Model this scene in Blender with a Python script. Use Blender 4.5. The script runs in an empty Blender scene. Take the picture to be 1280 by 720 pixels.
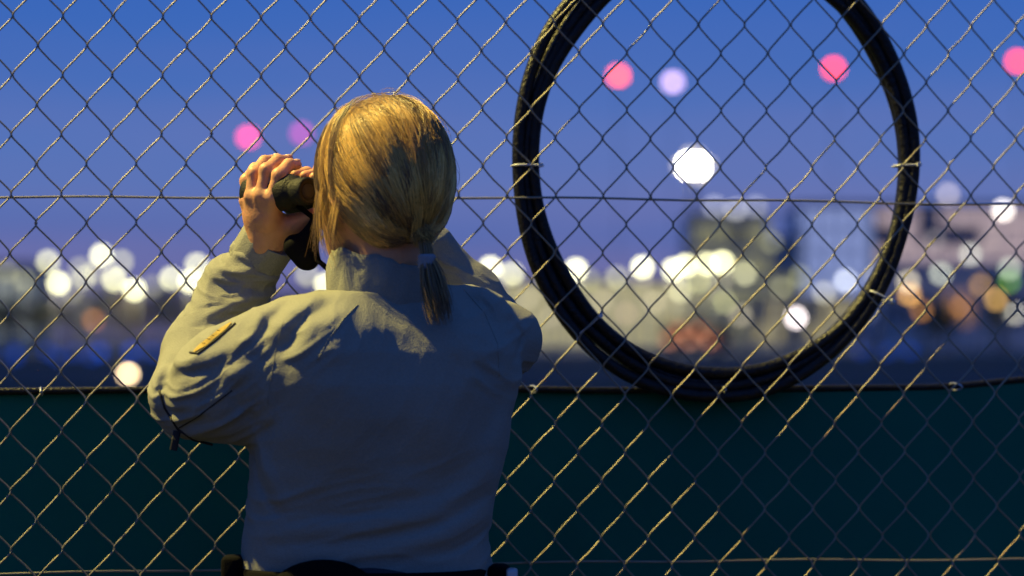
import bpy, bmesh, math, random
import numpy as np
from mathutils import Vector, Matrix
random.seed(7); rng = np.random.default_rng(11)
R = math.radians
sc = bpy.context.scene
C = sc.collection

# ------------------------------------------------------------------ camera, sky, exposure
CAMZ, FPX, HOR = 1.3, 3413.0, 425.0
cam = bpy.data.cameras.new('camera'); camo = bpy.data.objects.new('camera', cam); C.objects.link(camo)
camo.location = (0, 0, CAMZ); camo.rotation_euler = (R(90), 0, 0)
cam.sensor_width = 36; cam.lens = 36*FPX/1280; cam.shift_y = (HOR-360)/1280
cam.clip_start = 0.05; cam.clip_end = 6000
cam.dof.use_dof = True; cam.dof.focus_distance = 3.86; cam.dof.aperture_fstop = 2.75
sc.camera = camo
sc.view_settings.view_transform = 'Standard'; sc.view_settings.look = 'None'
sc.view_settings.exposure = 0; sc.view_settings.gamma = 1
sc.cycles.use_denoising = True; sc.cycles.use_adaptive_sampling = False
sc.cycles.max_bounces = 5; sc.cycles.diffuse_bounces = 2; sc.cycles.glossy_bounces = 3
sc.cycles.sample_clamp_indirect = 4; sc.cycles.caustics_reflective = False; sc.cycles.caustics_refractive = False

def srgb(r, g, b, a=1):
    f = lambda c: (c/255/12.92) if c <= 10.3 else ((c/255+0.055)/1.055)**2.4
    return (f(r), f(g), f(b), a)

w = bpy.data.worlds.new('World'); sc.world = w; w.use_nodes = True
nt = w.node_tree; nt.nodes.clear()
def N(t, kind, **kw):
    n = t.nodes.new(kind)
    for k, v in kw.items(): setattr(n, k, v)
    return n
geo = N(nt, 'ShaderNodeTexCoord'); sep = N(nt, 'ShaderNodeSeparateXYZ'); nt.links.new(geo.outputs['Generated'], sep.inputs[0])
# faint streaky dusk cloud shifts the gradient a little
mp = N(nt, 'ShaderNodeMapping'); mp.inputs['Scale'].default_value = (3.0, 3.0, 26.0)
nt.links.new(geo.outputs['Generated'], mp.inputs[0])
nz = N(nt, 'ShaderNodeTexNoise'); nz.inputs['Scale'].default_value = 1.6; nz.inputs['Detail'].default_value = 3
nt.links.new(mp.outputs[0], nz.inputs['Vector'])
ramp = N(nt, 'ShaderNodeValToRGB'); nt.links.new(sep.outputs['Z'], ramp.inputs[0])
el = ramp.color_ramp.elements
el[0].position = 0.0; el[0].color = srgb(90, 90, 132)
el[1].position = 1.0; el[1].color = srgb(56, 98, 180)
for p, c in ((0.012, (94, 94, 144)), (0.026, (102, 107, 166)), (0.040, (84, 107, 175)), (0.055, (92, 116, 182)), (0.075, (82, 115, 186)), (0.098, (66, 108, 186)), (0.125, (58, 103, 186)), (0.3, (57, 101, 184))):
    e = el.new(p); e.color = srgb(*c)
cl = N(nt, 'ShaderNodeMapRange'); cl.inputs['From Min'].default_value = 0.38; cl.inputs['From Max'].default_value = 0.66
cl.inputs['To Min'].default_value = 0.0; cl.inputs['To Max'].default_value = 0.5
nt.links.new(nz.outputs[0], cl.inputs['Value'])
fade = N(nt, 'ShaderNodeMapRange'); fade.inputs['From Min'].default_value = 0.0; fade.inputs['From Max'].default_value = 0.13
fade.inputs['To Min'].default_value = 1.0; fade.inputs['To Max'].default_value = 0.0
nt.links.new(sep.outputs['Z'], fade.inputs['Value'])
mul = N(nt, 'ShaderNodeMath', operation='MULTIPLY'); nt.links.new(cl.outputs[0], mul.inputs[0]); nt.links.new(fade.outputs[0], mul.inputs[1])
mix = N(nt, 'ShaderNodeMixRGB'); mix.inputs[2].default_value = srgb(126, 118, 170)
nt.links.new(mul.outputs[0], mix.inputs[0]); nt.links.new(ramp.outputs[0], mix.inputs[1])
bg = N(nt, 'ShaderNodeBackground'); bg.inputs[1].default_value = 1.0; nt.links.new(mix.outputs[0], bg.inputs[0])
out = N(nt, 'ShaderNodeOutputWorld'); nt.links.new(bg.outputs[0], out.inputs[0])

# ------------------------------------------------------------------ helpers
def at(px, py, Y): return Vector(((px-640)/FPX*Y, Y, CAMZ+(HOR-py)/FPX*Y))

def material(name, col, rough=0.6, metal=0.0, noise=0.0, nscale=20, bump=0.0, bscale=60, emit=None, estr=0, spec=0.5, coat=0, stretch=(1,1,1)):
    m = bpy.data.materials.new(name); m.use_nodes = True
    t = m.node_tree; b = t.nodes['Principled BSDF']
    b.inputs['Base Color'].default_value = (*col[:3], 1); b.inputs['Roughness'].default_value = rough
    b.inputs['Metallic'].default_value = metal; b.inputs['Specular IOR Level'].default_value = spec
    b.inputs['Coat Weight'].default_value = coat
    if emit:
        b.inputs['Emission Color'].default_value = (*emit[:3], 1); b.inputs['Emission Strength'].default_value = estr
        m.cycles.emission_sampling = 'NONE'
    tc = N(t, 'ShaderNodeTexCoord'); mpn = N(t, 'ShaderNodeMapping'); mpn.inputs['Scale'].default_value = stretch
    t.links.new(tc.outputs['Object'], mpn.inputs[0])
    if noise:
        n = N(t, 'ShaderNodeTexNoise'); n.inputs['Scale'].default_value = nscale; n.inputs['Detail'].default_value = 5
        t.links.new(mpn.outputs[0], n.inputs['Vector'])
        r = N(t, 'ShaderNodeMapRange'); r.inputs['To Min'].default_value = 1-noise; r.inputs['To Max'].default_value = 1+noise
        t.links.new(n.outputs[0], r.inputs['Value'])
        mx = N(t, 'ShaderNodeVectorMath', operation='SCALE'); mx.inputs[0].default_value = col[:3]
        t.links.new(r.outputs[0], mx.inputs['Scale']); t.links.new(mx.outputs[0], b.inputs['Base Color'])
    if bump:
        n2 = N(t, 'ShaderNodeTexNoise'); n2.inputs['Scale'].default_value = bscale; n2.inputs['Detail'].default_value = 4
        t.links.new(mpn.outputs[0], n2.inputs['Vector'])
        bp = N(t, 'ShaderNodeBump'); bp.inputs['Strength'].default_value = bump; bp.inputs['Distance'].default_value = 0.01
        t.links.new(n2.outputs[0], bp.inputs['Height']); t.links.new(bp.outputs[0], b.inputs['Normal'])
    return m

def link(name, me, mat, parent=None, smooth=True):
    o = bpy.data.objects.new(name, me); C.objects.link(o)
    if mat and len(me.materials) == 0: me.materials.append(mat)
    if smooth and len(me.polygons): me.polygons.foreach_set('use_smooth', [True]*len(me.polygons))
    if parent:
        o.parent = parent
        if parent.type == 'EMPTY': o.matrix_parent_inverse = Matrix.Translation(PW[parent.name]).inverted()
    return o
PW = {}
# every thing is an Empty at its base; children carry world-space meshes moved back by that base
def thing(name, label, cat, loc=(0,0,0), group=None, kind=None):
    o = bpy.data.objects.new(name, None); C.objects.link(o); o.location = loc; o.empty_display_size = 0.1
    PW[o.name] = Vector(loc); tag(o, label, cat, group, kind); return o
def tag(o, label=None, cat=None, group=None, kind=None):
    if label: o['label'] = label
    if cat: o['category'] = cat
    if group: o['group'] = group
    if kind: o['kind'] = kind
    return o
def mesh(name, v, f):
    me = bpy.data.meshes.new(name); me.from_pydata([tuple(map(float, q)) for q in v], [], f); me.update(); return me

class MB:
    def __init__(s): s.v = []; s.f = []
    def add(s, v, f):
        n = len(s.v); s.v += [tuple(q) for q in v]; s.f += [tuple(i+n for i in q) for q in f]; return s
    def box(s, lo, hi, M=None, bev=0):
        x0, y0, z0 = lo; x1, y1, z1 = hi
        v = [Vector(q) for q in ((x0,y0,z0),(x1,y0,z0),(x1,y1,z0),(x0,y1,z0),(x0,y0,z1),(x1,y0,z1),(x1,y1,z1),(x0,y1,z1))]
        f = [(0,3,2,1),(4,5,6,7),(0,1,5,4),(1,2,6,5),(2,3,7,6),(3,0,4,7)]
        if bev:
            bm = bmesh.new(); vs = [bm.verts.new(q) for q in v]
            for q in f: bm.faces.new([vs[i] for i in q])
            bmesh.ops.bevel(bm, geom=bm.edges[:], offset=bev, segments=2, affect='EDGES', profile=0.5)
            bm.verts.index_update(); v = [q.co.copy() for q in bm.verts]; f = [[q.index for q in p.verts] for p in bm.faces]; bm.free()
        if M: v = [M @ q for q in v]
        return s.add(v, f)
    def tube(s, pts, rad, n=8, closed=False, cap=True, ell=None):
        v, f = tube(pts, rad, n, closed, cap, ell); return s.add(v, f)
    def lathe(s, prof, M, n=24):
        v = []; f = []
        for (r, h) in prof:
            for k in range(n):
                a = 2*math.pi*k/n; v.append(M @ Vector((r*math.cos(a), r*math.sin(a), h)))
        m = len(prof)
        for i in range(m-1):
            for k in range(n): f.append((i*n+k, i*n+(k+1)%n, (i+1)*n+(k+1)%n, (i+1)*n+k))
        f.append(tuple(range(n))[::-1]); f.append(tuple((m-1)*n+k for k in range(n)))
        return s.add(v, f)
    def build(s, name, mat, parent=None, smooth=False): return link(name, mesh(name, s.v, s.f), mat, parent, smooth)

def tube(pts, rad, n=8, closed=False, cap=True, ell=None):
    P = np.array([tuple(p) for p in pts], float); m = len(P)
    rad = np.broadcast_to(np.array(rad, float), (m,)) if np.ndim(rad) < 2 else rad
    if closed: T = np.roll(P, -1, 0)-np.roll(P, 1, 0)
    else:
        T = np.gradient(P, axis=0)
    T /= np.linalg.norm(T, axis=1)[:, None]+1e-12
    up = np.array([0.13, -0.95, 0.27]);
    A = np.cross(T, up); bad = np.linalg.norm(A, axis=1) < 1e-3; A[bad] = np.cross(T[bad], [1, 0, 0])
    A /= np.linalg.norm(A, axis=1)[:, None]; B = np.cross(T, A)
    ang = np.arange(n)*2*math.pi/n
    ea, eb = ell if ell else (1, 1)
    V = P[:, None]+rad[:, None, None]*(ea*np.cos(ang)[None, :, None]*A[:, None]+eb*np.sin(ang)[None, :, None]*B[:, None])
    f = []
    for i in range(m if closed else m-1):
        j = (i+1) % m
        for k in range(n): f.append((i*n+k, i*n+(k+1) % n, j*n+(k+1) % n, j*n+k))
    if cap and not closed: f.append(tuple(range(n))[::-1]); f.append(tuple((m-1)*n+k for k in range(n)))
    return V.reshape(-1, 3), f

def frame(o, zax, xhint=(0,0,1)):
    z = Vector(zax).normalized(); x = Vector(xhint); x = (x-z*x.dot(z)).normalized(); y = z.cross(x)
    return Matrix(((x.x,y.x,z.x,o[0]),(x.y,y.y,z.y,o[1]),(x.z,y.z,z.z,o[2]),(0,0,0,1)))

# ------------------------------------------------------------------ implicit surfaces
class Field:
    def __init__(s, lo, hi, h):
        s.lo = np.array(lo, float); s.h = h
        n = np.ceil((np.array(hi)-s.lo)/h).astype(int)+1; s.n = n
        s.x, s.y, s.z = [(s.lo[i]+h*np.arange(n[i])).astype(np.float32) for i in range(3)]
        s.f = np.full(n, 1.0, np.float32)
    def sub(s, lo, hi):
        a = [max(0, int((lo[i]-s.lo[i])/s.h)-1) for i in range(3)]; b = [min(s.n[i], int((hi[i]-s.lo[i])/s.h)+2) for i in range(3)]
        sl = tuple(slice(a[i], max(a[i]+1, b[i])) for i in range(3))
        return sl, s.x[sl[0]][:, None, None], s.y[sl[1]][None, :, None], s.z[sl[2]][None, None, :]
    def put(s, sl, d, k, op='u'):
        f = s.f[sl]
        if op == 's': d = -d; f2 = np.maximum(f, d); s.f[sl] = f2; return
        if k > 0:
            h = np.clip(0.5+0.5*(f-d)/k, 0, 1); s.f[sl] = f*(1-h)+d*h-k*h*(1-h)
        else: s.f[sl] = np.minimum(f, d)
    def caps(s, pts, rad, k=0.02, sc3=None, op='u', inner=0.01):
        """chain of tapered capsules, united as one, then blended in"""
        P = [np.array(p, float) for p in pts]; m = max(rad)+k+3*s.h+0.012
        lo = np.min(P, 0)-m; hi = np.max(P, 0)+m
        sl, X, Y, Z = s.sub(lo, hi); d = None
        for i in range(len(P)-1):
            a, b = P[i], P[i+1]; ab = b-a; L = float(ab@ab)+1e-12
            t = np.clip(((X-a[0])*ab[0]+(Y-a[1])*ab[1]+(Z-a[2])*ab[2])/L, 0, 1)
            q = np.sqrt((X-a[0]-t*ab[0])**2+(Y-a[1]-t*ab[1])**2+(Z-a[2]-t*ab[2])**2)-(rad[i]+(rad[i+1]-rad[i])*t)
            if d is None: d = q
            else:
                h = np.clip(0.5+0.5*(d-q)/inner, 0, 1); d = d*(1-h)+q*h-inner*h*(1-h)
        s.put(sl, d.astype(np.float32), k, op); return s
    def ell(s, c, r, k=0.02, M=None, op='u'):
        m = max(r)+k+3*s.h
        sl, X, Y, Z = s.sub(np.array(c)-m, np.array(c)+m)
        x, y, z = X-c[0], Y-c[1], Z-c[2]
        if M is not None:
            x, y, z = [M[i][0]*x+M[i][1]*y+M[i][2]*z for i in range(3)]
        q = np.sqrt((x/r[0])**2+(y/r[1])**2+(z/r[2])**2); g = np.sqrt((x/r[0]**2)**2+(y/r[1]**2)**2+(z/r[2]**2)**2)+1e-9
        s.put(sl, (q*(q-1)/g).astype(np.float32), k, op); return s
    def mesh(s, name, smooth=1):
        f = s.f; ins = f < 0; nx, ny, nz_ = f.shape
        cnt = np.zeros((nx-1, ny-1, nz_-1), np.int8)
        for i in (0, 1):
            for j in (0, 1):
                for k in (0, 1): cnt += ins[i:nx-1+i, j:ny-1+j, k:nz_-1+k]
        mixc = (cnt > 0) & (cnt < 8); idx = np.argwhere(mixc)
        ids = np.full(mixc.shape, -1, np.int64); ids[mixc] = np.arange(len(idx))
        acc = np.zeros((len(idx), 3)); num = np.zeros(len(idx))
        cor = [(i, j, k) for i in (0, 1) for j in (0, 1) for k in (0, 1)]
        val = {c: f[idx[:, 0]+c[0], idx[:, 1]+c[1], idx[:, 2]+c[2]] for c in cor}
        for a in cor:
            for d in range(3):
                if a[d] == 0:
                    b = list(a); b[d] = 1; b = tuple(b); va, vb = val[a], val[b]
                    cr = (va < 0) != (vb < 0); t = np.where(cr, va/(va-vb+1e-20), 0)
                    for q in range(3): acc[:, q] += np.where(cr, a[q]+(t if q == d else 0), 0)
                    num += cr
        V = (idx+acc/num[:, None])*s.h+s.lo
        F = []
        for d in range(3):
            a = [slice(None)]*3; b = [slice(None)]*3; a[d] = slice(0, -1); b[d] = slice(1, None)
            A, B = ins[tuple(a)], ins[tuple(b)]; e1, e2 = [(1, 2), (2, 0), (0, 1)][d]
            E = np.argwhere(A != B); ok = (E[:, e1] > 0) & (E[:, e2] > 0) & (E[:, e1] < f.shape[e1]-1) & (E[:, e2] < f.shape[e2]-1); E = E[ok]
            flip = A[tuple(E.T)]
            def cid(o1, o2):
                q = E.copy(); q[:, e1] -= o1; q[:, e2] -= o2; return ids[tuple(q.T)]
            Q = np.stack([cid(1, 1), cid(0, 1), cid(0, 0), cid(1, 0)], 1)
            Q[~flip] = Q[~flip][:, ::-1]; F.append(Q)
        F = np.concatenate(F)
        for _ in range(smooth):
            S = np.zeros_like(V); n_ = np.zeros(len(V))
            for i in range(4):
                for j in (1, 3): np.add.at(S, F[:, i], V[F[:, (i+j) % 4]]); np.add.at(n_, F[:, i], 1)
            V = 0.5*V+0.5*S/np.maximum(n_, 1)[:, None]
        me = bpy.data.meshes.new(name); me.vertices.add(len(V)); me.vertices.foreach_set('co', V.astype(np.float32).ravel())
        me.loops.add(F.size); me.loops.foreach_set('vertex_index', F.astype(np.int32).ravel())
        me.polygons.add(len(F)); me.polygons.foreach_set('loop_start', np.arange(0, F.size, 4, dtype=np.int32))
        me.update(calc_edges=True); me.validate(); return me

# ------------------------------------------------------------------ materials
M = {}
M['wire'] = material('galvanised_wire', (0.27, 0.25, 0.195), 0.5, 0.65, 0.45, 14)
M['steel'] = material('galvanised_steel', (0.38, 0.39, 0.40), 0.45, 0.8, 0.2, 12)
M['cable'] = material('black_cable', (0.005, 0.005, 0.006), 0.4, 0, 0.2, 60, 0.35, 160, spec=0.3)
M['screen'] = material('green_windscreen', (0.013, 0.145, 0.100), 0.95, 0, 0.35, 2.5, 0.1, 700, spec=0.02)
M['zip'] = material('clear_nylon', (0.55, 0.56, 0.58), 0.35)
M['skin'] = material('skin', (0.56, 0.275, 0.14), 0.5, 0, 0.18, 55, 0.12, 240)
M['skin'].node_tree.nodes['Principled BSDF'].inputs['Subsurface Weight'].default_value = 0.12
M['skin'].node_tree.nodes['Principled BSDF'].inputs['Subsurface Scale'].default_value = 0.006
M['shirt'] = material('olive_grey_shirt', (0.235, 0.235, 0.205), 0.9, 0, 0.16, 320, 0.22, 420, spec=0.15)
M['trouser'] = material('navy_trousers', (0.012, 0.014, 0.022), 0.8, 0, 0.2, 30, 0.3, 120)
M['belt'] = material('black_webbing', (0.002, 0.002, 0.0025), 0.85, 0, 0.2, 60, 0.2, 500, spec=0.08)
M['seam'] = material('dark_seam_tape', (0.014, 0.014, 0.014), 0.8)
M['patch'] = material('yellow_patch', (0.40, 0.27, 0.05), 0.8, 0, 0.45, 150, 0.4, 400)
M['patch_dark'] = material('patch_dark_thread', (0.02, 0.018, 0.012), 0.8)
M['rubber'] = material('rubber_armour', (0.0065, 0.007, 0.006), 0.6, 0, 0.2, 80, 0.25, 400, spec=0.25)
M['glass'] = material('lens_glass', (0.02, 0.02, 0.03), 0.05, 0, coat=1)
M['tie'] = material('hair_tie_fabric', (0.20, 0.22, 0.25), 0.8, 0, 0.3, 200)

# ------------------------------------------------------------------ ground
def sheet(name, x0, x1, y0, y1, z, mat, nx=1, ny=1):
    v = [(x0+(x1-x0)*i/nx, y0+(y1-y0)*j/ny, z) for j in range(ny+1) for i in range(nx+1)]
    f = [(j*(nx+1)+i, j*(nx+1)+i+1, (j+1)*(nx+1)+i+1, (j+1)*(nx+1)+i) for j in range(ny) for i in range(nx)]
    o = link(name, mesh(name, v, f), mat, None, False); o['kind'] = 'structure'; return o
M['grass'] = material('airfield_grass', (0.028, 0.045, 0.018), 0.95, 0, 0.4, 0.4, spec=0.1)
M['gravel'] = material('verge_asphalt', (0.035, 0.035, 0.036), 0.95, 0, 0.5, 18, 0.6, 60)
M['tarmac'] = material('taxiway_asphalt', (0.022, 0.023, 0.026), 0.85, 0, 0.3, 0.2, spec=0.2)
M['apron'] = material('apron_concrete', (0.22, 0.21, 0.19), 0.8, 0, 0.2, 0.1)
M['paint'] = material('yellow_line_paint', (0.6, 0.42, 0.05), 0.7)
sheet('ground', -3500, 3500, -60, 5000, -0.02, M['grass'])
sheet('path', -14, 14, -8, 6.0, 0.0, M['gravel'])
sheet('taxiway', -600, 600, 74, 150, 0.0, M['tarmac'])
sheet('runway', -900, 900, 175, 270, 0.0, M['tarmac'])
sheet('apron', -60, 260, 290, 470, 0.0, M['apron'])
sheet('taxiway_line', -600, 600, 112, 112.4, 0.006, M['paint'])

# ------------------------------------------------------------------ chain-link fence
TH = 0.155                                  # the fence recedes to the right
NRM = Vector((-TH, 1, 0)).normalized(); U = Vector((1, TH, 0)).normalized()
F0 = Vector((0, 4.2, 0))
def fpt(px, py, off=0.0):
    t = (px-640)/FPX; Y = 4.2/(1-t*TH); p = at(px, py, Y); return p+NRM*off
def fsz(p):                                 # world -> (s along fence, z)
    return (p-F0).dot(U), p.z
k0 = fsz(fpt(15.5, 88)); kz = fsz(fpt(640, 100)); 
HW = 0.0747/2*1.0; HV = 0.0886/2            # half diagonals
WR = 0.0014
S0 = fsz(fpt(14.5, 91))[0]; Z0 = fsz(fpt(14.5, 91))[1]
fence = thing('chain_link_fence', 'rusty galvanised chain-link fence with tension wires in front of the person', 'fence', (0, 4.2, 0))
def warp(s, z):                             # slack in the mesh
    ds = 0.004*np.sin(s*2.1+z*1.3)+0.0025*np.sin(s*5.3-z*4.1+1)+0.003*np.sin(z*3.1+s)
    dz = 0.005*np.sin(s*1.4+0.4)+0.0025*np.sin(s*4.7+z*2.2)
    dn = 0.006*np.sin(s*1.9+z*2.3)+0.004*np.sin(s*4.3+1.7*z)
    return ds, dz, dn
i0, i1 = -62, 118
nlo = int((0.04-Z0)/HV); nhi = int((2.34-Z0)/HV)
sub = 10
for i in range(i0, i1):
    n0 = nlo; tt = np.arange(n0*sub, nhi*sub+1)/sub
    # wire i swings between column i and column i+1 (parity sets where it hooks)
    ph = tt+(i % 2)
    tri = np.abs(((ph) % 2)-1)              # 1 at even, 0 at odd
    fr = 1-tri
    x = np.clip((fr-0.5)*1.10, -0.5, 0.5)                    # short upright stretch at every hook
    x = np.convolve(np.pad(x, 1, 'edge'), np.array([.25, .5, .25]), 'valid')*1.06
    # flattened helix: rising-right strands in front, rising-left strands behind
    yoff = -np.sin(np.pi*ph); yoff = np.sign(yoff)*np.abs(yoff)**0.6*0.0026
    s = S0+(i+0.5)*HW+x*HW
    z = Z0+tt*HV
    ds, dz, dn = warp(s, z)
    jit = np.interp(tt, np.arange(n0-1, nhi+2, 0.5), rng.normal(0, 0.0007, len(np.arange(n0-1, nhi+2, 0.5))))
    P = np.array(F0)[None]+np.outer(s+ds+jit, np.array(U))+np.outer(yoff+dn, np.array(NRM)); P[:, 2] = z+dz
    v, f = tube(P, WR, 6)
    link('wire', mesh('wire', v, f), M['wire'], fence)
def fence_run(zfun, off, n=140, s0=-2.4, s1=4.4):
    pts = []
    for q in range(n+1):
        s = s0+(s1-s0)*q/n; z = zfun(s); ds, dz, dn = warp(s, z)
        pts.append(F0+U*s+NRM*(off+float(dn))+Vector((0, 0, z)))
    return pts
zt = CAMZ+(HOR-249.5)/FPX*4.2; zb = CAMZ+(HOR-707)/FPX*4.2
for zz in (zt, zb, 0.12, 2.1):
    v, f = tube(fence_run(lambda s: zz+0.003*math.sin(3*s+zz)+0.0012*math.sin(17*s), 0.0055), 0.0019, 6)
    link('tension_wire', mesh('tension_wire', v, f), M['wire'], fence)
for s in (-1.75, 1.55, 4.3):
    p = F0+U*s+NRM*0.045
    MB().lathe([(0.030, 0), (0.030, 2.42), (0.034, 2.42), (0.034, 2.45), (0.012, 2.475)], Matrix.Translation(p), 20).build('post', M['steel'], fence, True)
v, f = tube([F0+U*s+NRM*0.045+Vector((0, 0, 2.37)) for s in np.linspace(-2.4, 4.4, 12)], 0.021, 14); link('top_rail', mesh('top_rail', v, f), M['steel'], fence)

# ------------------------------------------------------------------ cable along the fence, green windscreen hung from it
cab_px = [(-900, 500), (-600, 498), (-300, 494), (-100, 491), (0, 490), (60, 489.5), (180, 488), (300, 487), (430, 487), (560, 487), (669, 487), (760, 489), (850, 488), (905, 487), (1000, 486.5), (1100, 485.5), (1180, 485), (1215, 483), (1245, 480), (1300, 474), (1400, 470), (1520, 473), (1700, 480), (1850, 478), (2100, 470)]
cpx = np.array([c[0] for c in cab_px], float); cpy = np.array([c[1] for c in cab_px], float)
def cable_y(px): return float(np.interp(px, cpx, cpy))
cpts = [fpt(px, np.mean([cable_y(px+d) for d in (-30, -15, 0, 15, 30)]), 0.056) for px in np.linspace(-850, 2050, 150)]
cable = thing('fence_cable', 'thin black cable clipped level along the chain-link fence above the green screen', 'cable', cpts[75])
v, f = tube(cpts, 0.0058, 10); link('cable_sheath', mesh('cable_sheath', v, f), M['cable'], cable)
for px in (-560, -250, 50, 360, 669, 905, 1200, 1500, 1780):
    c = fpt(px, cable_y(px), 0.029); T = U
    pts = [c+Vector((0, 0, 0.0055*math.cos(a)))+NRM*(0.035*math.sin(a))+U*0.002*math.sin(a*0.5) for a in np.linspace(0, 2*math.pi, 20, endpoint=False)]
    v, f = tube(pts, 0.0016, 6, closed=True); link('clip_ring', mesh('clip_ring', v, f), M['zip'] if px < -99999 else M['steel'], cable)
nxs, nzs = 160, 34
vs = []; fs = []
for j in range(nzs+1):
    for i in range(nxs+1):
        px = -850+2900*i/nxs; top = fpt(px, cable_y(px), 0.06); z = 0.03+(top.z-0.004-0.03)*j/nzs
        s = (top-F0).dot(U)
        off = 0.062+0.003*(1-j/nzs)*(1+math.sin(s*4+z*1.5))+0.002*(1-j/nzs)*math.sin(s*11+3*z)
        b = F0+U*s+NRM*(off+float(warp(s, z)[2])); vs.append((b.x, b.y, z))
for j in range(nzs):
    for i in range(nxs): a = j*(nxs+1)+i; fs.append((a, a+1, a+nxs+2, a+nxs+1))
ws = link('windscreen', mesh('windscreen', vs, fs), M['screen'], None, False); md = ws.modifiers.new('t', 'SOLIDIFY'); md.thickness = 0.0015
tag(ws, 'dark green fabric windscreen covering the lower half of the fence', 'windscreen')

# ------------------------------------------------------------------ coil of black cable hung on the fence
HC = (897.5, 205.0)
coil = thing('cable_coil', 'large oval coil of thick black cable tied behind the chain-link mesh', 'cable coil', fpt(898, 500, 0.03))
def hoop_pt(a, rx, ry, off): return fpt(HC[0]+rx*math.cos(a), HC[1]-ry*math.sin(a), off)
loops = [  # rx, ry, off, wobble phase
    (248.0, 293.0, 0.016, 0.3, 8.6), (236.0, 280.0, 0.024, 1.7, 9.4), (228.0, 266.0, 0.019, 2.9, 8.4), (241.0, 272.0, 0.034, 4.1, 9.0)]
for n_, (rx, ry, off, ph, rr) in enumerate(loops):
    pts = []
    for a in np.linspace(0, 2*math.pi, 180, endpoint=False):
        w1 = 3.0*math.sin(2*a+ph)+2.2*math.sin(5*a+2*ph)+1.0*math.sin(9*a+3*ph)
        gap = math.exp(-((math.atan2(math.sin(a-R(142)), math.cos(a-R(142))))/0.30)**2)
        low = max(0, -math.sin(a))
        rad = w1*0.6
        if n_ == 0: rad += 7*gap
        if n_ in (1, 2): rad += -3*gap
        right = max(0, math.cos(a)); 
        if n_ == 0: rad -= 1.0*right
        if n_ == 2: rad += 11*right-4*low
        if n_ == 1: rad += 4*right
        pts.append(hoop_pt(a, rx+rad, ry+rad, off))
    v, f = tube(pts, rr*1.16e-3, 12, closed=True); link('cable_loop', mesh('cable_loop', v, f), M['cable'], coil)
def zip_tie(px, py, lenpx, deg):
    c = fpt(px, py, 0.022); a = R(deg); d = U*math.cos(a)+Vector((0, 0, math.sin(a)))
    L = lenpx*0.5*1.245e-3
    pts = [c+d*(L*math.copysign(abs(math.cos(t))**0.6, math.cos(t)))+NRM*(0.023*math.copysign(abs(math.sin(t))**0.6, math.sin(t))) for t in np.linspace(0, 2*math.pi, 28, endpoint=False)]
    v, f = tube(pts, 0.0017, 6, closed=True)
    o = link('zip_tie', mesh('zip_tie', v, f), M['zip'], coil)
    hd = MB().box((-0.003, -0.003, -0.0035), (0.003, 0.003, 0.0035), frame(c-NRM*0.024+d*L*0.7, d), 0.0006).build('tie_head', M['zip'], o)
zip_tie(662, 206, 38, 0); zip_tie(1138, 206, 31, 2); zip_tie(740, 404, 40, 42); zip_tie(1105, 371, 36, -26)
zip_tie(760, -20, 40, -38); zip_tie(1035, -20, 36, 38)

# ================================================================== THE PERSON
PD = 3.72                                   # depth of the trunk
foot = Vector((at(465, 700, PD).x, 3.74, 0))
person = thing('person', 'person with blonde ponytail in olive grey uniform shirt looking through binoculars', 'person', foot)
def W(px, py, Y=PD): return np.array(at(px, py, Y))
HCn = W(477, 229, 3.72)                     # head centre
fdir = np.array((-0.70, 0.714, 0.0)); rdir = np.array((0.714, 0.70, 0.0)); udir = np.array((0, 0, 1.0))
HM = np.stack([rdir, fdir, udir])           # rows: right, forward, up
def hl(r, f_, u): return HCn+rdir*r+fdir*f_+udir*u

# --- left (camera-left) and right arm joints
LS, LE, LW = W(388, 432, 3.70), W(238, 496, 3.752), W(328, 312, 3.877)
RS, RE, RW = W(590, 428, 3.775), W(640, 428, 3.955), W(500, 290, 3.90)

# --- body: head, neck, trunk, arms (one mesh with the hands)
hf = Field(HCn-np.array((.17, .17, .26)), HCn+np.array((.17, .17, .15)), 0.003)
hf.ell(hl(0, -0.006, 0.012), (0.076, 0.096, 0.100), 0.02, HM)
hf.ell(hl(0, 0.040, -0.045), (0.056, 0.055, 0.066), 0.03, HM)
hf.ell(hl(0, 0.066, -0.092), (0.026, 0.022, 0.020), 0.03, HM)      # chin
hf.caps([hl(0, 0.090, 0.004), hl(0, 0.110, -0.032)], [0.008, 0.012], 0.012)   # nose
hf.caps([hl(-0.018, 0.088, -0.064), hl(0, 0.096, -0.062), hl(0.018, 0.088, -0.064)], [0.004, 0.007, 0.004], 0.008)
hf.caps([hl(-0.018, 0.086, -0.073), hl(0, 0.094, -0.074), hl(0.018, 0.086, -0.073)], [0.004, 0.0075, 0.004], 0.008)
hf.caps([hl(-0.045, 0.078, 0.020), hl(0, 0.095, 0.022), hl(0.045, 0.078, 0.020)], [0.009, 0.008, 0.009], 0.02)  # brow
for s in (-1, 1):
    hf.ell(hl(s*0.030, 0.092, 0.004), (0.013, 0.010, 0.010), 0.0, HM, 's')
    hf.ell(hl(s*0.030, 0.080, 0.004), (0.012, 0.012, 0.012), 0.002, HM)
    hf.ell(hl(s*0.078, 0.000, -0.010), (0.008, 0.019, 0.031), 0.008, HM)
    hf.ell(hl(s*0.085, 0.004, -0.010), (0.006, 0.010, 0.018), 0.0, HM, 's')
nb = W(478, 360, 3.73)
hf.caps([hl(0, -0.012, -0.055), hl(0, -0.010, -0.10), nb+np.array((0, 0, 0.01)), nb-np.array((0, 0, 0.06))], [0.052, 0.046, 0.046, 0.05], 0.02)
head_me = hf.mesh('head')

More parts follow.
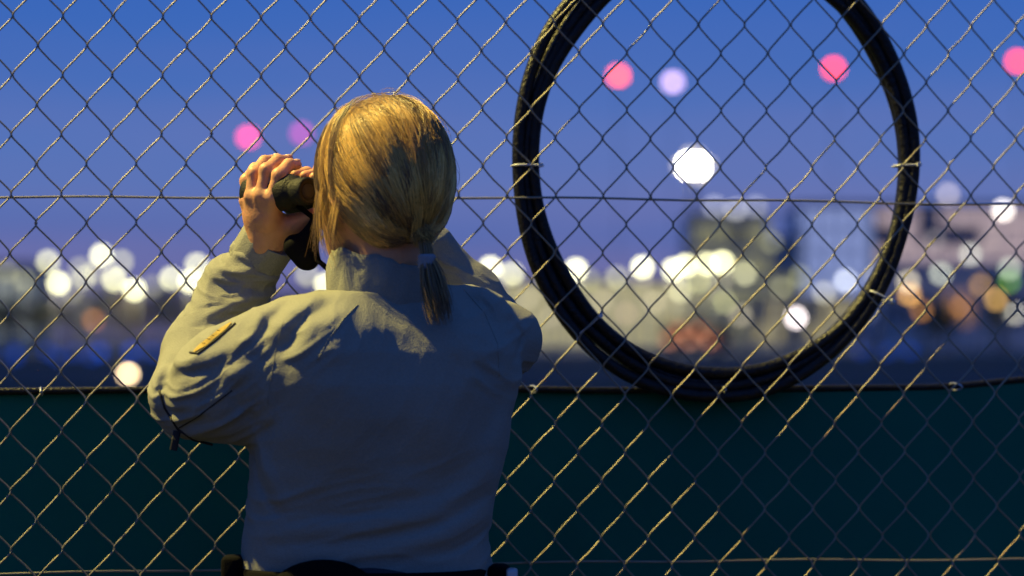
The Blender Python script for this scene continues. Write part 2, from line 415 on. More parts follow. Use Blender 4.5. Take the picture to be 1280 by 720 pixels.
bf = Field(W(170, 330, 3.6)-np.array((.03, .10, 1.35)), W(680, 300, 4.08)+np.array((.03, .05, 0.02)), 0.009)
bf.caps([W(478, 350, 3.74), W(478, 420, 3.745)], [0.042, 0.045], 0.02)
bf.ell(W(485, 480, 3.745), (0.12, 0.068, 0.13), 0.03)
bf.ell(W(460, 660, 3.735), (0.120, 0.085, 0.15), 0.06)
bf.ell(W(455, 760, 3.74), (0.145, 0.105, 0.13), 0.05)
bf.caps([LS, LE, W(285, 378, 3.906), LW], [0.05, 0.030, 0.021, 0.022], 0.02); bf.caps([RS, RE, RW], [0.05, 0.038, 0.026], 0.02)
for s in (-1, 1):
    hx = foot.x+s*0.08
    bf.caps([(hx, 3.74, 0.88), (hx+s*0.01, 3.72, 0.50), (hx+s*0.02, 3.74, 0.09)], [0.085, 0.052, 0.036], 0.03)
    bf.caps([(hx+s*0.02, 3.72, 0.05), (hx+s*0.04, 3.90, 0.035)], [0.036, 0.03], 0.02)
body_me = bf.mesh('trunk')

def hand_mesh(wr, palm, fingers, thumb, h=0.0022):
    allp = [wr]+[p for f_ in fingers for p in f_]+thumb+palm
    lo = np.min(allp, 0)-0.035; hi = np.max(allp, 0)+0.035
    q = Field(lo, hi, h)
    # palm: a fan of capsules from wrist to each knuckle
    for f_ in fingers:
        q.caps([wr, wr*0.45+f_[0]*0.55, f_[0]], [0.023, 0.0155, 0.0118], 0.010)
    for f_ in fingers:
        r0 = 0.0102
        q.caps(f_, [r0, r0*0.96, r0*0.86, r0*0.72][:len(f_)], 0.0035, inner=0.004)
        q.ell(f_[1], (0.0106,)*3, 0.003)
    q.caps([wr*0.75+thumb[0]*0.25]+thumb, [0.019, 0.0165, 0.0125, 0.0095][:len(thumb)+1], 0.010)
    return q.mesh('hand')
# left hand: back of the hand to the camera, fingers over the top of the barrel
bx = HCn+np.array((0, 0, -0.008))           # eye level
LB = bx-rdir*0.037; RB = bx+rdir*0.034      # barrel axes
def P3(px, py, Y): return W(px, py, Y)
Lf = [
    [P3(341, 247, 3.800), P3(349, 219, 3.797), P3(361, 206, 3.815), P3(371, 206, 3.832)],
    [P3(327, 244, 3.808), P3(333, 213, 3.808), P3(347, 201, 3.828), P3(361, 200, 3.848)],
    [P3(315, 246, 3.822), P3(318, 217, 3.825), P3(331, 202, 3.846), P3(346, 199, 3.868)],
    [P3(309, 251, 3.842), P3(309, 226, 3.848), P3(319, 211, 3.868), P3(333, 206, 3.886)]]
Lt = [P3(352, 284, 3.838), P3(372, 279, 3.830), P3(392, 268, 3.812)]
lh = hand_mesh(P3(333, 302, 3.852), [], Lf, Lt)
Rb = RB+fdir*0.205
Rf = []
for q in range(4):
    b0 = Rb+rdir*0.046-fdir*(0.035-q*0.021)*-1+udir*(-0.010-0.003*q)
    Rf.append([b0, b0+rdir*-0.004+udir*0.034, b0-rdir*0.028+udir*0.047, b0-rdir*0.05+udir*0.044])
Rw = Rb+rdir*0.078-fdir*0.01-udir*0.055
Rt = [Rb+rdir*0.035-udir*0.035-fdir*0.03, Rb+rdir*0.01-udir*0.038-fdir*0.045, Rb-rdir*0.012-udir*0.036-fdir*0.05]
rh = hand_mesh(Rw, [], Rf, Rt)
RW = Rw
bm = bmesh.new()
for me in (head_me, body_me, lh, rh): bm.from_mesh(me)
me = bpy.data.meshes.new('body'); bm.to_mesh(me); bm.free()
body = link('body', me, M['skin'], person)
# finger nails
for f_ in Lf:
    d = f_[3]-f_[2]; d /= np.linalg.norm(d)
    o_ = f_[3]+np.array((0.0, -0.002, 0.0062))
    q = Field(o_-0.012, o_+0.012, 0.0015); q.ell(o_, (0.0062, 0.0050, 0.0022), 0); nm = q.mesh('nail')
    link('fingernail', nm, material('nail', (0.62, 0.42, 0.34), 0.25), body)

# --- shirt
sf = Field(W(165, 725, 3.58)-np.array((0.0, 0.04, 0.03)), W(690, 270, 4.04)+np.array((0.02, 0.06, 0.0)), 0.0031)
yy = np.array([345, 360, 375, 390, 410, 440, 480, 520, 560, 600, 640, 680, 720, 760.])
xl = np.array([425, 405, 370, 348, 334, 326, 322, 320, 318, 316, 312, 307, 303, 301.])
xr = np.array([535, 552, 588, 618, 640, 651, 647, 634, 629, 618, 609, 606, 611, 616.])
bd = np.array([.058, .062, .070, .080, .092, .106, .115, .118, .117, .115, .113, .111, .108, .105])
cy = np.array([3.735, 3.735, 3.735, 3.735, 3.735, 3.73, 3.728, 3.73, 3.735, 3.74, 3.742, 3.742, 3.74, 3.74])
zz = CAMZ+(HOR-yy)/FPX*3.70
X, Y, Z = sf.x[:, None, None], sf.y[None, :, None], sf.z[None, None, :]
zi = lambda a: np.interp(sf.z, zz[::-1], a[::-1])[None, None, :].astype(np.float32)
a_ = zi((xr-xl)/2/FPX*3.72); cxx = zi(((xr+xl)/2-640)/FPX*3.72); b_ = zi(bd); c_ = zi(cy)
n_ = 2.75
yaw = zi(np.radians(np.array([28, 28, 28, 28, 28, 27, 25, 21, 16, 11, 7, 4, 2, 2.])))
lat = ((X-cxx)*np.cos(yaw)+(Y-c_)*np.sin(yaw))/1.035; dpt = -(X-cxx)*np.sin(yaw)+(Y-c_)*np.cos(yaw)
q = (np.abs(lat/a_)**n_+np.abs(dpt/b_)**n_)**(1/n_)
d = (q-1)*np.minimum(a_, b_)*1.0
ztop = CAMZ+(HOR-366)/FPX*3.70
d = np.maximum(d, Z-ztop)
sf.f = np.minimum(sf.f, d.astype(np.float32))
sf.caps([W(478, 408, 3.735), W(430, 416, 3.715), W(378, 434, 3.725)], [0.040, 0.043, 0.056], 0.035)     # left yoke
sf.caps([W(490, 406, 3.735), W(540, 402, 3.755), W(592, 404, 3.785)], [0.040, 0.044, 0.050], 0.035)    # right yoke
sf.caps([W(560, 440, 3.685), W(535, 520, 3.675)], [0.045, 0.04], 0.06)      # shoulder blades
sf.caps([W(415, 440, 3.638), W(430, 520, 3.645)], [0.045, 0.04], 0.06)
# upper arm (baggy), forearm, cuff
sf.caps([W(380, 432, 3.69), W(345, 455, 3.684), W(292, 480, 3.698), W(240, 498, 3.735)], [0.062, 0.074, 0.074, 0.056], 0.02, inner=0.03)
sf.caps([W(236, 496, 3.755), W(252, 440, 3.84), W(292, 366, 3.887), W(318, 330, 3.883)], [0.056, 0.052, 0.046, 0.040], 0.006, inner=0.02)
sf.caps([W(318, 328, 3.883), W(333, 306, 3.868)], [0.037, 0.035], 0.004)
sf.caps([W(297, 362, 3.90), W(303, 350, 3.893)], [0.0485, 0.046], 0.004)
# right arm, mostly behind the trunk
sf.caps([W(592, 425, 3.785), W(630, 425, 3.85), W(634, 428, 3.93)], [0.056, 0.047, 0.045], 0.02, inner=0.03)
sf.caps([W(634, 428, 3.93), W(585, 372, 3.935), W(534, 312, 3.925)], [0.046, 0.045, 0.038], 0.008, inner=0.02)
sf.caps([W(640, 432, 3.90), W(644, 420, 3.95)], [0.032, 0.03], 0.01)
sf.caps([W(536, 314, 3.925), tuple(np.array(W(536, 314, 3.925))*0.45+Rw*0.55)], [0.036, 0.034], 0.004)
# folds: ridges (+) and creases (-) traced over the cloth, applied along the cloth normal
def fold(pts, wid, amp, dep=None):
    P = np.array([W(*p)[[0, 2]] if len(p) == 2 else W(*p)[[0, 2]] for p in pts]); wpx = wid/FPX*3.70
    lo = P.min(0)-3*wpx; hi = P.max(0)+3*wpx
    y0, y1 = dep if dep else (3.5, 3.80)
    sl, X, Y, Z = sf.sub((lo[0], y0, lo[1]), (hi[0], y1, hi[1]))
    dm = None
    for i in range(len(P)-1):
        a, b = P[i], P[i+1]; ab = b-a; L = ab@ab
        t = np.clip(((X-a[0])*ab[0]+(Z-a[1])*ab[1])/L, 0, 1)
        g = np.sqrt((X-a[0]-t*ab[0])**2+(Z-a[1]-t*ab[1])**2)
        ta = (i+t)/(len(P)-1); e = np.clip(1.25-np.abs(ta-0.5)*2, 0.0, 1.0)**0.5
        val = np.exp(-(g/wpx)**2)*e
        dm = val if dm is None else np.maximum(dm, val)
    sf.f[sl] -= (0.75*amp*1e-3*dm).astype(np.float32)
# shoulder and sleeve
fold([(400, 372), (372, 392), (352, 420)], 9, 7); fold([(418, 382), (392, 398), (372, 425)], 8, -6)
fold([(440, 392), (405, 408), (380, 440)], 10, 6); fold([(362, 384), (344, 402), (336, 430)], 8, -7)
fold([(350, 384), (330, 402), (318, 420)], 8, 6)
fold([(330, 500), (346, 460), (378, 424)], 9, -6); fold([(330, 445), (290, 468), (262, 500)], 8, -8, (3.5, 3.86))
fold([(322, 452), (296, 470), (276, 488)], 7, 8, (3.5, 3.86)); fold([(318, 424), (270, 446), (232, 458)], 9, 6, (3.5, 3.9))
fold([(318, 440), (272, 462), (225, 470)], 7, -6, (3.5, 3.9)); fold([(216, 452), (207, 485), (214, 520)], 7, -7, (3.5, 3.95))
fold([(200, 462), (193, 490), (200, 515)], 6, 6, (3.5, 3.95)); fold([(240, 470), (222, 500), (226, 535)], 9, 5, (3.5, 3.9))
fold([(300, 500), (270, 530), (240, 548)], 12, 5, (3.5, 3.9)); fold([(325, 520), (305, 500), (300, 480)], 9, -5)
fold([(345, 520), (338, 480), (356, 446)], 8, 5)
# forearm
fold([(258, 352), (290, 352), (330, 372)], 5, -6, (3.8, 4.0)); fold([(262, 338), (296, 334), (338, 352)], 6, 6, (3.8, 4.0))
fold([(252, 392), (285, 378), (316, 366)], 6, 7, (3.8, 4.0)); fold([(240, 410), (275, 398), (310, 392)], 7, -7, (3.8, 4.0))
fold([(222, 432), (245, 424), (270, 424)], 6, 6, (3.8, 4.0)); fold([(268, 312), (300, 308), (345, 342)], 4, -6, (3.8, 4.0))
fold([(212, 446), (240, 440), (262, 444)], 5, -6, (3.8, 4.0))
# right shoulder
fold([(575, 352), (610, 368), (632, 392)], 8, 6, (3.5, 3.9)); fold([(570, 368), (600, 380), (616, 402)], 7, -5)
fold([(640, 398), (650, 420), (646, 448)], 5, -7, (3.6, 4.0)); fold([(628, 400), (640, 440), (632, 480)], 10, 4)
# back: soft drapes
fold([(612, 592), (560, 636), (460, 656), (330, 662)], 13, 5); fold([(610, 566), (550, 612), (450, 640), (330, 640)], 12, -5)
fold([(606, 640), (560, 664), (480, 682), (360, 690)], 12, 6); fold([(606, 618), (550, 650), (470, 668), (350, 676)], 9, -5)
fold([(606, 664), (570, 684), (500, 696)], 9, -5); fold([(326, 540), (336, 580), (360, 620)], 9, 5); fold([(322, 560), (330, 600), (350, 636)], 6, -6)
fold([(622, 530), (600, 580), (560, 612)], 14, 4); fold([(630, 480), (612, 530), (600, 560)], 12, -4)
fold([(440, 400), (480, 412), (560, 404)], 16, 3); fold([(350, 500), (420, 540), (520, 545)], 18, -3); fold([(380, 470), (470, 500), (590, 490)], 22, 3)
fold([(340, 590), (430, 604), (520, 590)], 14, 3); fold([(600, 430), (585, 480), (560, 520)], 12, 3)
sh_me = sf.mesh('shirt', 1)
# many smaller directional wrinkles, pushed out along the cloth normal
def vnoise(u, v, seed):
    r_ = np.random.default_rng(seed); T_ = r_.random((64, 64)); iu = np.floor(u).astype(int); iv = np.floor(v).astype(int)
    fu = u-iu; fv = v-iv; fu = fu*fu*(3-2*fu); fv = fv*fv*(3-2*fv); g = lambda a, b: T_[a % 64, b % 64]
    return (g(iu, iv)*(1-fu)+g(iu+1, iv)*fu)*(1-fv)+(g(iu, iv+1)*(1-fu)+g(iu+1, iv+1)*fu)*fv
nv = len(sh_me.vertices); co = np.empty(nv*3, np.float32); sh_me.vertices.foreach_get('co', co); co = co.reshape(-1, 3).astype(float)
no = np.empty(nv*3, np.float32); sh_me.vertex_normals.foreach_get('vector', no); no = no.reshape(-1, 3)
vpx = 640+co[:, 0]/co[:, 1]*FPX; vpy = HOR-(co[:, 2]-CAMZ)/co[:, 1]*FPX
def wrinkle(cx_, cy_, rx_, ry_, ang, lng, across, amp, seed, ylim=(0, 9)):
    a = R(ang); dx, dy = vpx-cx_, vpy-cy_
    u = (dx*math.cos(a)-dy*math.sin(a)); v = (dx*math.sin(a)+dy*math.cos(a))
    v = v+6*np.sin(u/37+seed)+co[:, 1]*300
    n_ = vnoise(u/lng+40, v/across+40, seed); rg = 1-np.abs(2*n_-1); rg = rg**2.4
    n2 = vnoise(u/(lng*0.55)+90, v/(across*0.55)+20, seed+1); rg = rg+0.5*(1-np.abs(2*n2-1))**2.2
    msk = np.exp(-((dx/rx_)**4+(dy/ry_)**4))*((co[:, 1] > ylim[0]) & (co[:, 1] < ylim[1]))
    return amp*1e-3*msk*(rg-0.5)
D_ = wrinkle(265, 482, 85, 75, 34, 70, 17, 6.0, 5, (0, 3.87))+wrinkle(375, 415, 62, 55, 38, 60, 15, 4.2, 8, (0, 3.85))
D_ = D_+wrinkle(285, 370, 75, 85, -16, 48, 15, 6.0, 12, (3.82, 4.1))+wrinkle(455, 650, 190, 80, 13, 120, 25, 3.0, 21)
D_ = D_+wrinkle(470, 480, 150, 110, 60, 120, 30, 1.6, 30)+wrinkle(620, 410, 50, 80, -50, 50, 14, 4.5, 33)+wrinkle(560, 320, 50, 50, -40, 50, 14, 4.0, 37, (3.84, 4.1))+wrinkle(330, 600, 40, 110, -70, 60, 15, 1.2, 41)
co = co+no*D_[:, None]; sh_me.vertices.foreach_set('co', co.astype(np.float32).ravel()); sh_me.update()
shirt = link('shirt', sh_me, M['shirt'], person)

# collar: a stand-up band round the neck, creased, open at the front
def collar():
    n, m = 96, 9; v = []; f = []
    for side in (0, 1):
        for j in range(m+1):
            t = j/m
            for i in range(n+1):
                a = R(-90)+R(-168)+R(336)*i/n       # centre of the span at the back (towards the camera)
                ca, sa = math.cos(a), math.sin(a)
                wr = (0.0016*math.sin(9*a+4*t)+0.0011*math.sin(17*a-6*t)+0.0022*math.sin(5*a)*math.sin(3.1*t*2))*(0.3+0.7*t)
                fl = 0.006*math.sin(t*math.pi*0.9)
                rx = 0.0725+0.004*(1-t)+wr+fl-(0.0028 if side else 0); ry = 0.0675+0.004*(1-t)+wr+fl-(0.0028 if side else 0)
                b = W(480, 366, 3.735)
                tilt = -0.010*ca-0.004*sa
                h = -0.040+t*(0.083+0.003*math.sin(7*a)+0.006*math.cos(a-R(180)))
                v.append((b[0]+rx*ca+0.003*t, b[1]+ry*sa, b[2]+h+tilt*t))
    K = (m+1)*(n+1)
    for j in range(m):
        for i in range(n):
            a = j*(n+1)+i; f.append((a, a+1, a+n+2, a+n+1)); f.append((K+a+n+1, K+a+n+2, K+a+1, K+a))
    for i in range(n):
        a = m*(n+1)+i; f.append((a, a+1, K+a+1, K+a)); f.append((i, K+i, K+i+1, i+1))
    for i in (0, n):
        for j in range(m): a = j*(n+1)+i; f.append((a, a+n+1, K+a+n+1, K+a))
    return mesh('collar', v, f)
link('collar', collar(), M['shirt'], shirt)
from mathutils.bvhtree import BVHTree
bvh = BVHTree.FromPolygons([q.co.copy() for q in sh_me.vertices], [tuple(p.vertices) for p in sh_me.polygons])
camp = Vector((0, 0, CAMZ))
def on_cloth(px, py, lift=0.0):
    d = (at(px, py, 3.7)-camp).normalized(); h = bvh.ray_cast(camp, d)
    return (h[0]+h[1]*lift, h[1]) if h[0] else (at(px, py, 3.74), Vector((0, -1, 0)))
def seam(pts, r, mat, name='seam', lift=0.0003, flat=(1, 1)):
    P = []
    for i in range(len(pts)-1):
        for k in range(8): t = k/8; P.append((pts[i][0]*(1-t)+pts[i+1][0]*t, pts[i][1]*(1-t)+pts[i+1][1]*t))
    P.append(pts[-1]); Q = [on_cloth(*p, lift)[0] for p in P]
    v, f = tube(Q, r, 6, ell=flat); return link(name, mesh(name, v, f), mat, shirt)
seam([(447, 381), (430, 398), (411, 424), (397, 450)], 0.0009, M['shirt'], 'yoke_seam')
seam([(354, 402), (346, 430), (340, 466), (334, 505)], 0.0005, M['shirt'], 'armhole_seam')
seam([(580, 362), (606, 392), (622, 430), (624, 470)], 0.0007, M['shirt'])
seam([(199, 488), (206, 510), (222, 536), (242, 550), (266, 556)], 0.0018, M['seam'], 'piping_crease', 0.0002)
seam([(222, 536), (246, 522), (268, 505), (290, 488)], 0.0012, M['seam'], 'piping_crease', 0.0)  # dark tube along a sleeve crease, standing in for the shade in it
# open cuff round the wrist, with its buttoned tab
ax0, ax1 = Vector(W(314, 334, 3.884)), Vector(W(339, 296, 3.862)); cax = ax1-ax0
Mc = frame(ax0, cax); Lc = cax.length
pr = [(0.0395, 0.0), (0.0415, 0.006), (0.0405, Lc*0.5), (0.0422, Lc-0.002), (0.0415, Lc), (0.0395, Lc-0.0005), (0.0375, Lc*0.6), (0.036, 0.004)]
nb_ = 40; cv = []; cf = []
for (r_, h_) in pr:
    for k in range(nb_):
        a = 2*math.pi*k/nb_; rr_ = r_+0.0012*math.sin(5*a+h_*120)+0.0009*math.sin(11*a+1)
        cv.append(Mc @ Vector((rr_*math.cos(a), rr_*0.92*math.sin(a), h_+0.002*math.sin(2*a+1))))
for i_ in range(len(pr)):
    for k in range(nb_): cf.append((i_*nb_+k, i_*nb_+(k+1) % nb_, ((i_+1) % len(pr))*nb_+(k+1) % nb_, ((i_+1) % len(pr))*nb_+k))
cuff = link('cuff', mesh('cuff', cv, cf), M['shirt'], shirt)
# strap end hanging from the elbow
c0, n0 = on_cloth(223, 537, 0.003)
MB().tube([c0, c0+Vector((-0.002, -0.003, -0.012)), c0+Vector((-0.005, -0.001, -0.026))], 0.0052, 8, ell=(1, 0.35)).build('strap_end', M['seam'], shirt)
# sleeve badge: yellow bar with dark border and thread marks
def patch():
    quad = [(238, 441), (247, 441.5), (294, 403.5), (286, 403)]
    v = []; f = []; nn = 12; mm = 4
    for lift in (0.0018, -0.001):
        for j in range(mm+1):
            for i in range(nn+1):
                s, t = i/nn, 0.5+(j/mm-0.5)*min(1, 0.12+5*(i/nn)*(1-i/nn))
                x = (quad[0][0]*(1-s)+quad[3][0]*s)*(1-t)+(quad[1][0]*(1-s)+quad[2][0]*s)*t
                y = (quad[0][1]*(1-s)+quad[3][1]*s)*(1-t)+(quad[1][1]*(1-s)+quad[2][1]*s)*t
                p, nn_ = on_cloth(x, y, lift); v.append(p)
    K = (nn+1)*(mm+1)
    for j in range(mm):
        for i in range(nn): a = j*(nn+1)+i; f.append((a, a+1, a+nn+2, a+nn+1)); f.append((K+a, K+a+nn+1, K+a+nn+2, K+a+1))
    return mesh('badge', v, f)
badge = link('sleeve_badge', patch(), M['patch'], shirt)
def pline(pts, r, mat, name, par, lift=0.004):
    P = []
    for i in range(len(pts)-1):
        for k in range(5): t = k/5; P.append((pts[i][0]*(1-t)+pts[i+1][0]*t, pts[i][1]*(1-t)+pts[i+1][1]*t))
    P.append(pts[-1]); v, f = tube([on_cloth(*p, lift)[0] for p in P], r, 6); return link(name, mesh(name, v, f), mat, par)
pline([(238, 441), (247.5, 442.5), (272, 424), (295, 404.5)], 0.0016, M['patch_dark'], 'badge_border', badge, 0.001)
for x in (254, 260, 265, 272): pline([(x, 431.5-(x-252)*0.86), (x+3.2, 432-(x-252)*0.86)], 0.0005, M['patch_dark'], 'thread_mark', badge, 0.002)

# --- trousers, belt, pouches, boots
tf = Field(W(280, 690, 3.6)-np.array((.02, .06, 1.0)), W(640, 690, 3.90)+np.array((.02, .05, .02)), 0.008)
tf.ell(W(456, 735, 3.74), (0.162, 0.118, 0.085), 0.03); tf.ell(W(456, 800, 3.735), (0.175, 0.125, 0.12), 0.04)
for s in (-1, 1):
    hx = foot.x+s*0.085
    tf.caps([(hx, 3.74, 0.86), (hx+s*0.01, 3.72, 0.50), (hx+s*0.02, 3.735, 0.11)], [0.098, 0.072, 0.062], 0.03)
link('trousers', tf.mesh('trousers'), M['trouser'], person)
for s in (-1, 1):
    hx = foot.x+s*0.105; q = Field((hx-.08, 3.6, -0.005), (hx+.10, 4.02, 0.22), 0.005)
    q.caps([(hx, 3.735, 0.19), (hx, 3.73, 0.06)], [0.05, 0.046], 0.02); q.caps([(hx, 3.72, 0.045), (hx+s*0.02, 3.90, 0.04)], [0.044, 0.040], 0.02)
    q.f = np.maximum(q.f, (0.003-q.z)[None, None, :]).astype(np.float32); link('boot', q.mesh('boot'), M['belt'], person)
def ring_belt(py, hgt, rx, ry, name, mat, par, cxp=456):
    c = W(cxp, py, 3.742); n = 72; v = []; f = []
    for (dr, dz) in ((0, -hgt/2), (0.003, -hgt/2+0.003), (0.003, hgt/2-0.003), (0, hgt/2), (-0.003, hgt/2), (-0.003, -hgt/2)):
        for k in range(n):
            a = 2*math.pi*k/n; e = 2/2.5
            ca, sa = math.cos(a), math.sin(a)
            v.append((c[0]+(rx+dr)*math.copysign(abs(ca)**e, ca), c[1]+(ry+dr)*math.copysign(abs(sa)**e, sa), c[2]+dz))
    for j in range(6):
        for k in range(n): f.append((j*n+k, j*n+(k+1) % n, ((j+1) % 6)*n+(k+1) % n, ((j+1) % 6)*n+k))
    return link(name, mesh(name, v, f), mat, par)
belt = ring_belt(727, 0.045, 0.170, 0.132, 'duty_belt', M['belt'], person)
def pouch(px, py, Y, sx, sy, sz, name, mat=None, bev=0.006):
    c = Vector(W(px, py, Y)); return MB().box((-sx/2, -sy/2, -sz/2), (sx/2, sy/2, sz/2), Matrix.Translation(c), bev).build(name, mat or M['belt'], belt, True)
pouch(291, 722, 3.70, 0.028, 0.05, 0.060, 'radio_pouch'); pouch(624, 728, 3.71, 0.034, 0.05, 0.050, 'holster', None, 0.011)
pouch(640, 726, 3.68, 0.016, 0.022, 0.034, 'key_holder', M['steel'], 0.004)
# pouch at the small of the back: the dark hump over the belt
pf = Field(W(330, 690, 3.58)-np.array((0, .03, .09)), W(475, 690, 3.66)+np.array((0, .02, .03)), 0.004)
pf.ell(W(404, 751, 3.622), (0.078, 0.028, 0.055), 0.01); link('back_pouch', pf.mesh('back_pouch'), M['belt'], belt)

# --- hair
sk = np.array((0.0805, 0.099, 0.111)); HCh = hl(0, -0.006, 0.006)
def to_l(v): return np.array((v@rdir, v@fdir, v[2]))
def to_w(l): return rdir*l[0]+fdir*l[1]+udir*l[2]
base_l = to_l(W(529, 297, 3.652)-HCh)
bdirl = base_l/np.linalg.norm(base_l/sk)
ub = (base_l/sk)/np.linalg.norm(base_l/sk)
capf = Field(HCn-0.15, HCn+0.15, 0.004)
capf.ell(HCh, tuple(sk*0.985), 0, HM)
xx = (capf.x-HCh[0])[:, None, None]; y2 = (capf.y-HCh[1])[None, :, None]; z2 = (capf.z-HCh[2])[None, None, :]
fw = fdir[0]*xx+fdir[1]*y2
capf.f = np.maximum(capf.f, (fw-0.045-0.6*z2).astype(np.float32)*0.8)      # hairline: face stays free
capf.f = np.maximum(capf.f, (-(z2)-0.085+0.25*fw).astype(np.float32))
hair_col = [(0.36, 0.205, 0.040), (0.48, 0.29, 0.065), (0.19, 0.100, 0.020), (0.56, 0.37, 0.11), (0.09, 0.046, 0.011)]
def hair_mat():
    m = material('blonde_hair', (0.36, 0.23, 0.08), 0.38, 0); t = m.node_tree; b = t.nodes['Principled BSDF']
    at_ = N(t, 'ShaderNodeAttribute'); at_.attribute_name = 'tone'; t.links.new(at_.outputs['Color'], b.inputs['Base Color'])
    b.inputs['Specular IOR Level'].default_value = 0.75; b.inputs['Sheen Weight'].default_value = 0.15
    return m
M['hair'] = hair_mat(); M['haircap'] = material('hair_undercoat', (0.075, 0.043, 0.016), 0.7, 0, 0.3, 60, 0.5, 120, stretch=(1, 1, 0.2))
HV_, HF_, HT_ = [], [], []
def strand(P, r0, tone):
    P = np.array(P); m = len(P); T = np.gradient(P, axis=0); T /= np.linalg.norm(T, axis=1)[:, None]+1e-9
    A = np.cross(T, (0.3, -0.9, 0.2)); A /= np.linalg.norm(A, axis=1)[:, None]+1e-9; B = np.cross(T, A)
    tp = np.linspace(0, 1, m); rad = r0*np.clip(1.15-0.75*tp**3, 0.2, 1)
    ang = np.arange(3)*2.0944
    V = P[:, None]+rad[:, None, None]*(np.cos(ang)[None, :, None]*A[:, None]+np.sin(ang)[None, :, None]*B[:, None])
    o = sum(len(a) for a in HV_[-1:]) and STR[0]
    i = np.arange(m-1)[:, None]*3; k = np.arange(3)[None]; k2 = (k+1) % 3
    F = np.stack([i+k, i+k2, i+3+k2, i+3+k], -1).reshape(-1, 4)+STR[0]
    HV_.append(V.reshape(-1, 3)); HF_.append(F); HT_.append(np.tile(tone, (m*3, 1))); STR[0] += m*3
STR = [0]
def tone():
    c = np.array(hair_col[rng.choice(5, p=[.28, .27, .22, .11, .12])])*rng.uniform(0.8, 1.2); return (*c, 1)
def slerp(a, b, t):
    om = math.acos(np.clip(a@b, -1, 1)); s = math.sin(om)+1e-9
    return (np.sin((1-t)*om)[:, None]*a+np.sin(t*om)[:, None]*b)/s
nseg = 15; tgrid = np.linspace(0, 1, nseg)
tail_pts = [W(529, 297, 3.652), W(532, 312, 3.645), W(534, 330, 3.640), W(537, 350, 3.634), W(540, 372, 3.626), W(544, 396, 3.620)]
clumps = []
for c in range(230):
    # clump roots over the scalp: crown, sides and the front hairline
    while True:
        u = rng.normal(size=3); u /= np.linalg.norm(u)
        if u[1] < 0.25+0.5*u[2] and u[2] > -0.45 and (u @ ub) < 0.93: break
    clumps.append((u, rng.uniform(-1, 1), tone(), rng.normal(0, 0.05, 3)))
for (u, lay, tn, jit) in clumps:
    left = max(0, -u[0])
    nst = 44
    for s in range(nst):
        u0 = u+rng.normal(0, 0.055, 3); u0 /= np.linalg.norm(u0)
        e = ub+rng.normal(0, 0.05, 3)+0.25*jit; e /= np.linalg.norm(e)
        D = slerp(u0, e, tgrid)
        droop = (0.09+0.20*left)*np.sin(np.pi*tgrid**0.85)
        D = D+np.outer(droop, (0, 0, -1.0))+np.outer(np.sin(np.pi*tgrid), jit)*1.0
        D /= np.linalg.norm(D, axis=1)[:, None]
        puff = 1.0+0.045*np.sin(np.pi*np.clip(tgrid*1.05, 0, 1))*(1+0.9*lay)+0.014*lay+rng.normal(0, 0.006)
        puff = puff+0.012*np.sin(tgrid*9+lay*7)*np.sin(np.pi*tgrid)
        puff = puff*(1-0.08*tgrid**4)
        P = HCh+(D*sk*puff[:, None])@HM
        # the hair divides at the back: a hollow between the two swept lobes
        rel = P-HCh; hol = np.exp(-((rel[:, 0]-0.027-0.10*(0.02-rel[:, 2]))/0.011)**2)*np.clip((rel[:, 2]+0.05)/0.05, 0, 1)*np.clip((0.085-rel[:, 2])/0.04, 0, 1)*(rel[:, 1] < 0)
        P = HCh+rel*(1-0.085*hol*(1 if lay < 0.5 else 0.5))[:, None]
        # last part converges on the tie
        wgt = np.clip((tgrid-0.80)/0.20, 0, 1)[:, None]**1.5
        tgt = tail_pts[0]+rng.normal(0, 0.0055, 3)
        P = P*(1-wgt)+tgt*wgt
        cc = np.array(tn)*rng.uniform(0.75, 1.25)*(1.45+0.42*lay)  # low clumps darker, raised ones lighter: shade of the valleys put into the tone
        strand(P, 0.00036*rng.uniform(0.7, 1.3), (*cc[:3], 1))
# ponytail
Tl = np.array(tail_pts)
for s in range(330):
    o1 = rng.normal(0, 1, 2); o1 *= min(1, 1.5/np.linalg.norm(o1)); tt_ = np.linspace(0, len(Tl)-1, 16)
    Q = np.stack([np.interp(tt_, range(len(Tl)), Tl[:, k]) for k in range(3)], 1)
    fr = tt_/(len(Tl)-1); spread = np.where(fr < 0.38, 0.0056, 0.0052+0.0066*np.sin(np.pi*np.clip((fr-0.38)/0.62, 0, 1)*0.72))
    Q[:, 0] += o1[0]*spread; Q[:, 1] += o1[1]*spread*0.6-0.003; Q[:, 2] += rng.uniform(-0.012, 0.024)*fr
    Q[:, 0] += (rng.normal(0, 0.003)+0.006)*fr**2
    strand(Q, 0.00055, np.array(tone())*np.array((.5, .5, .55, 1)))  # tail's shadow put into its colour: tone halved and a little bluer
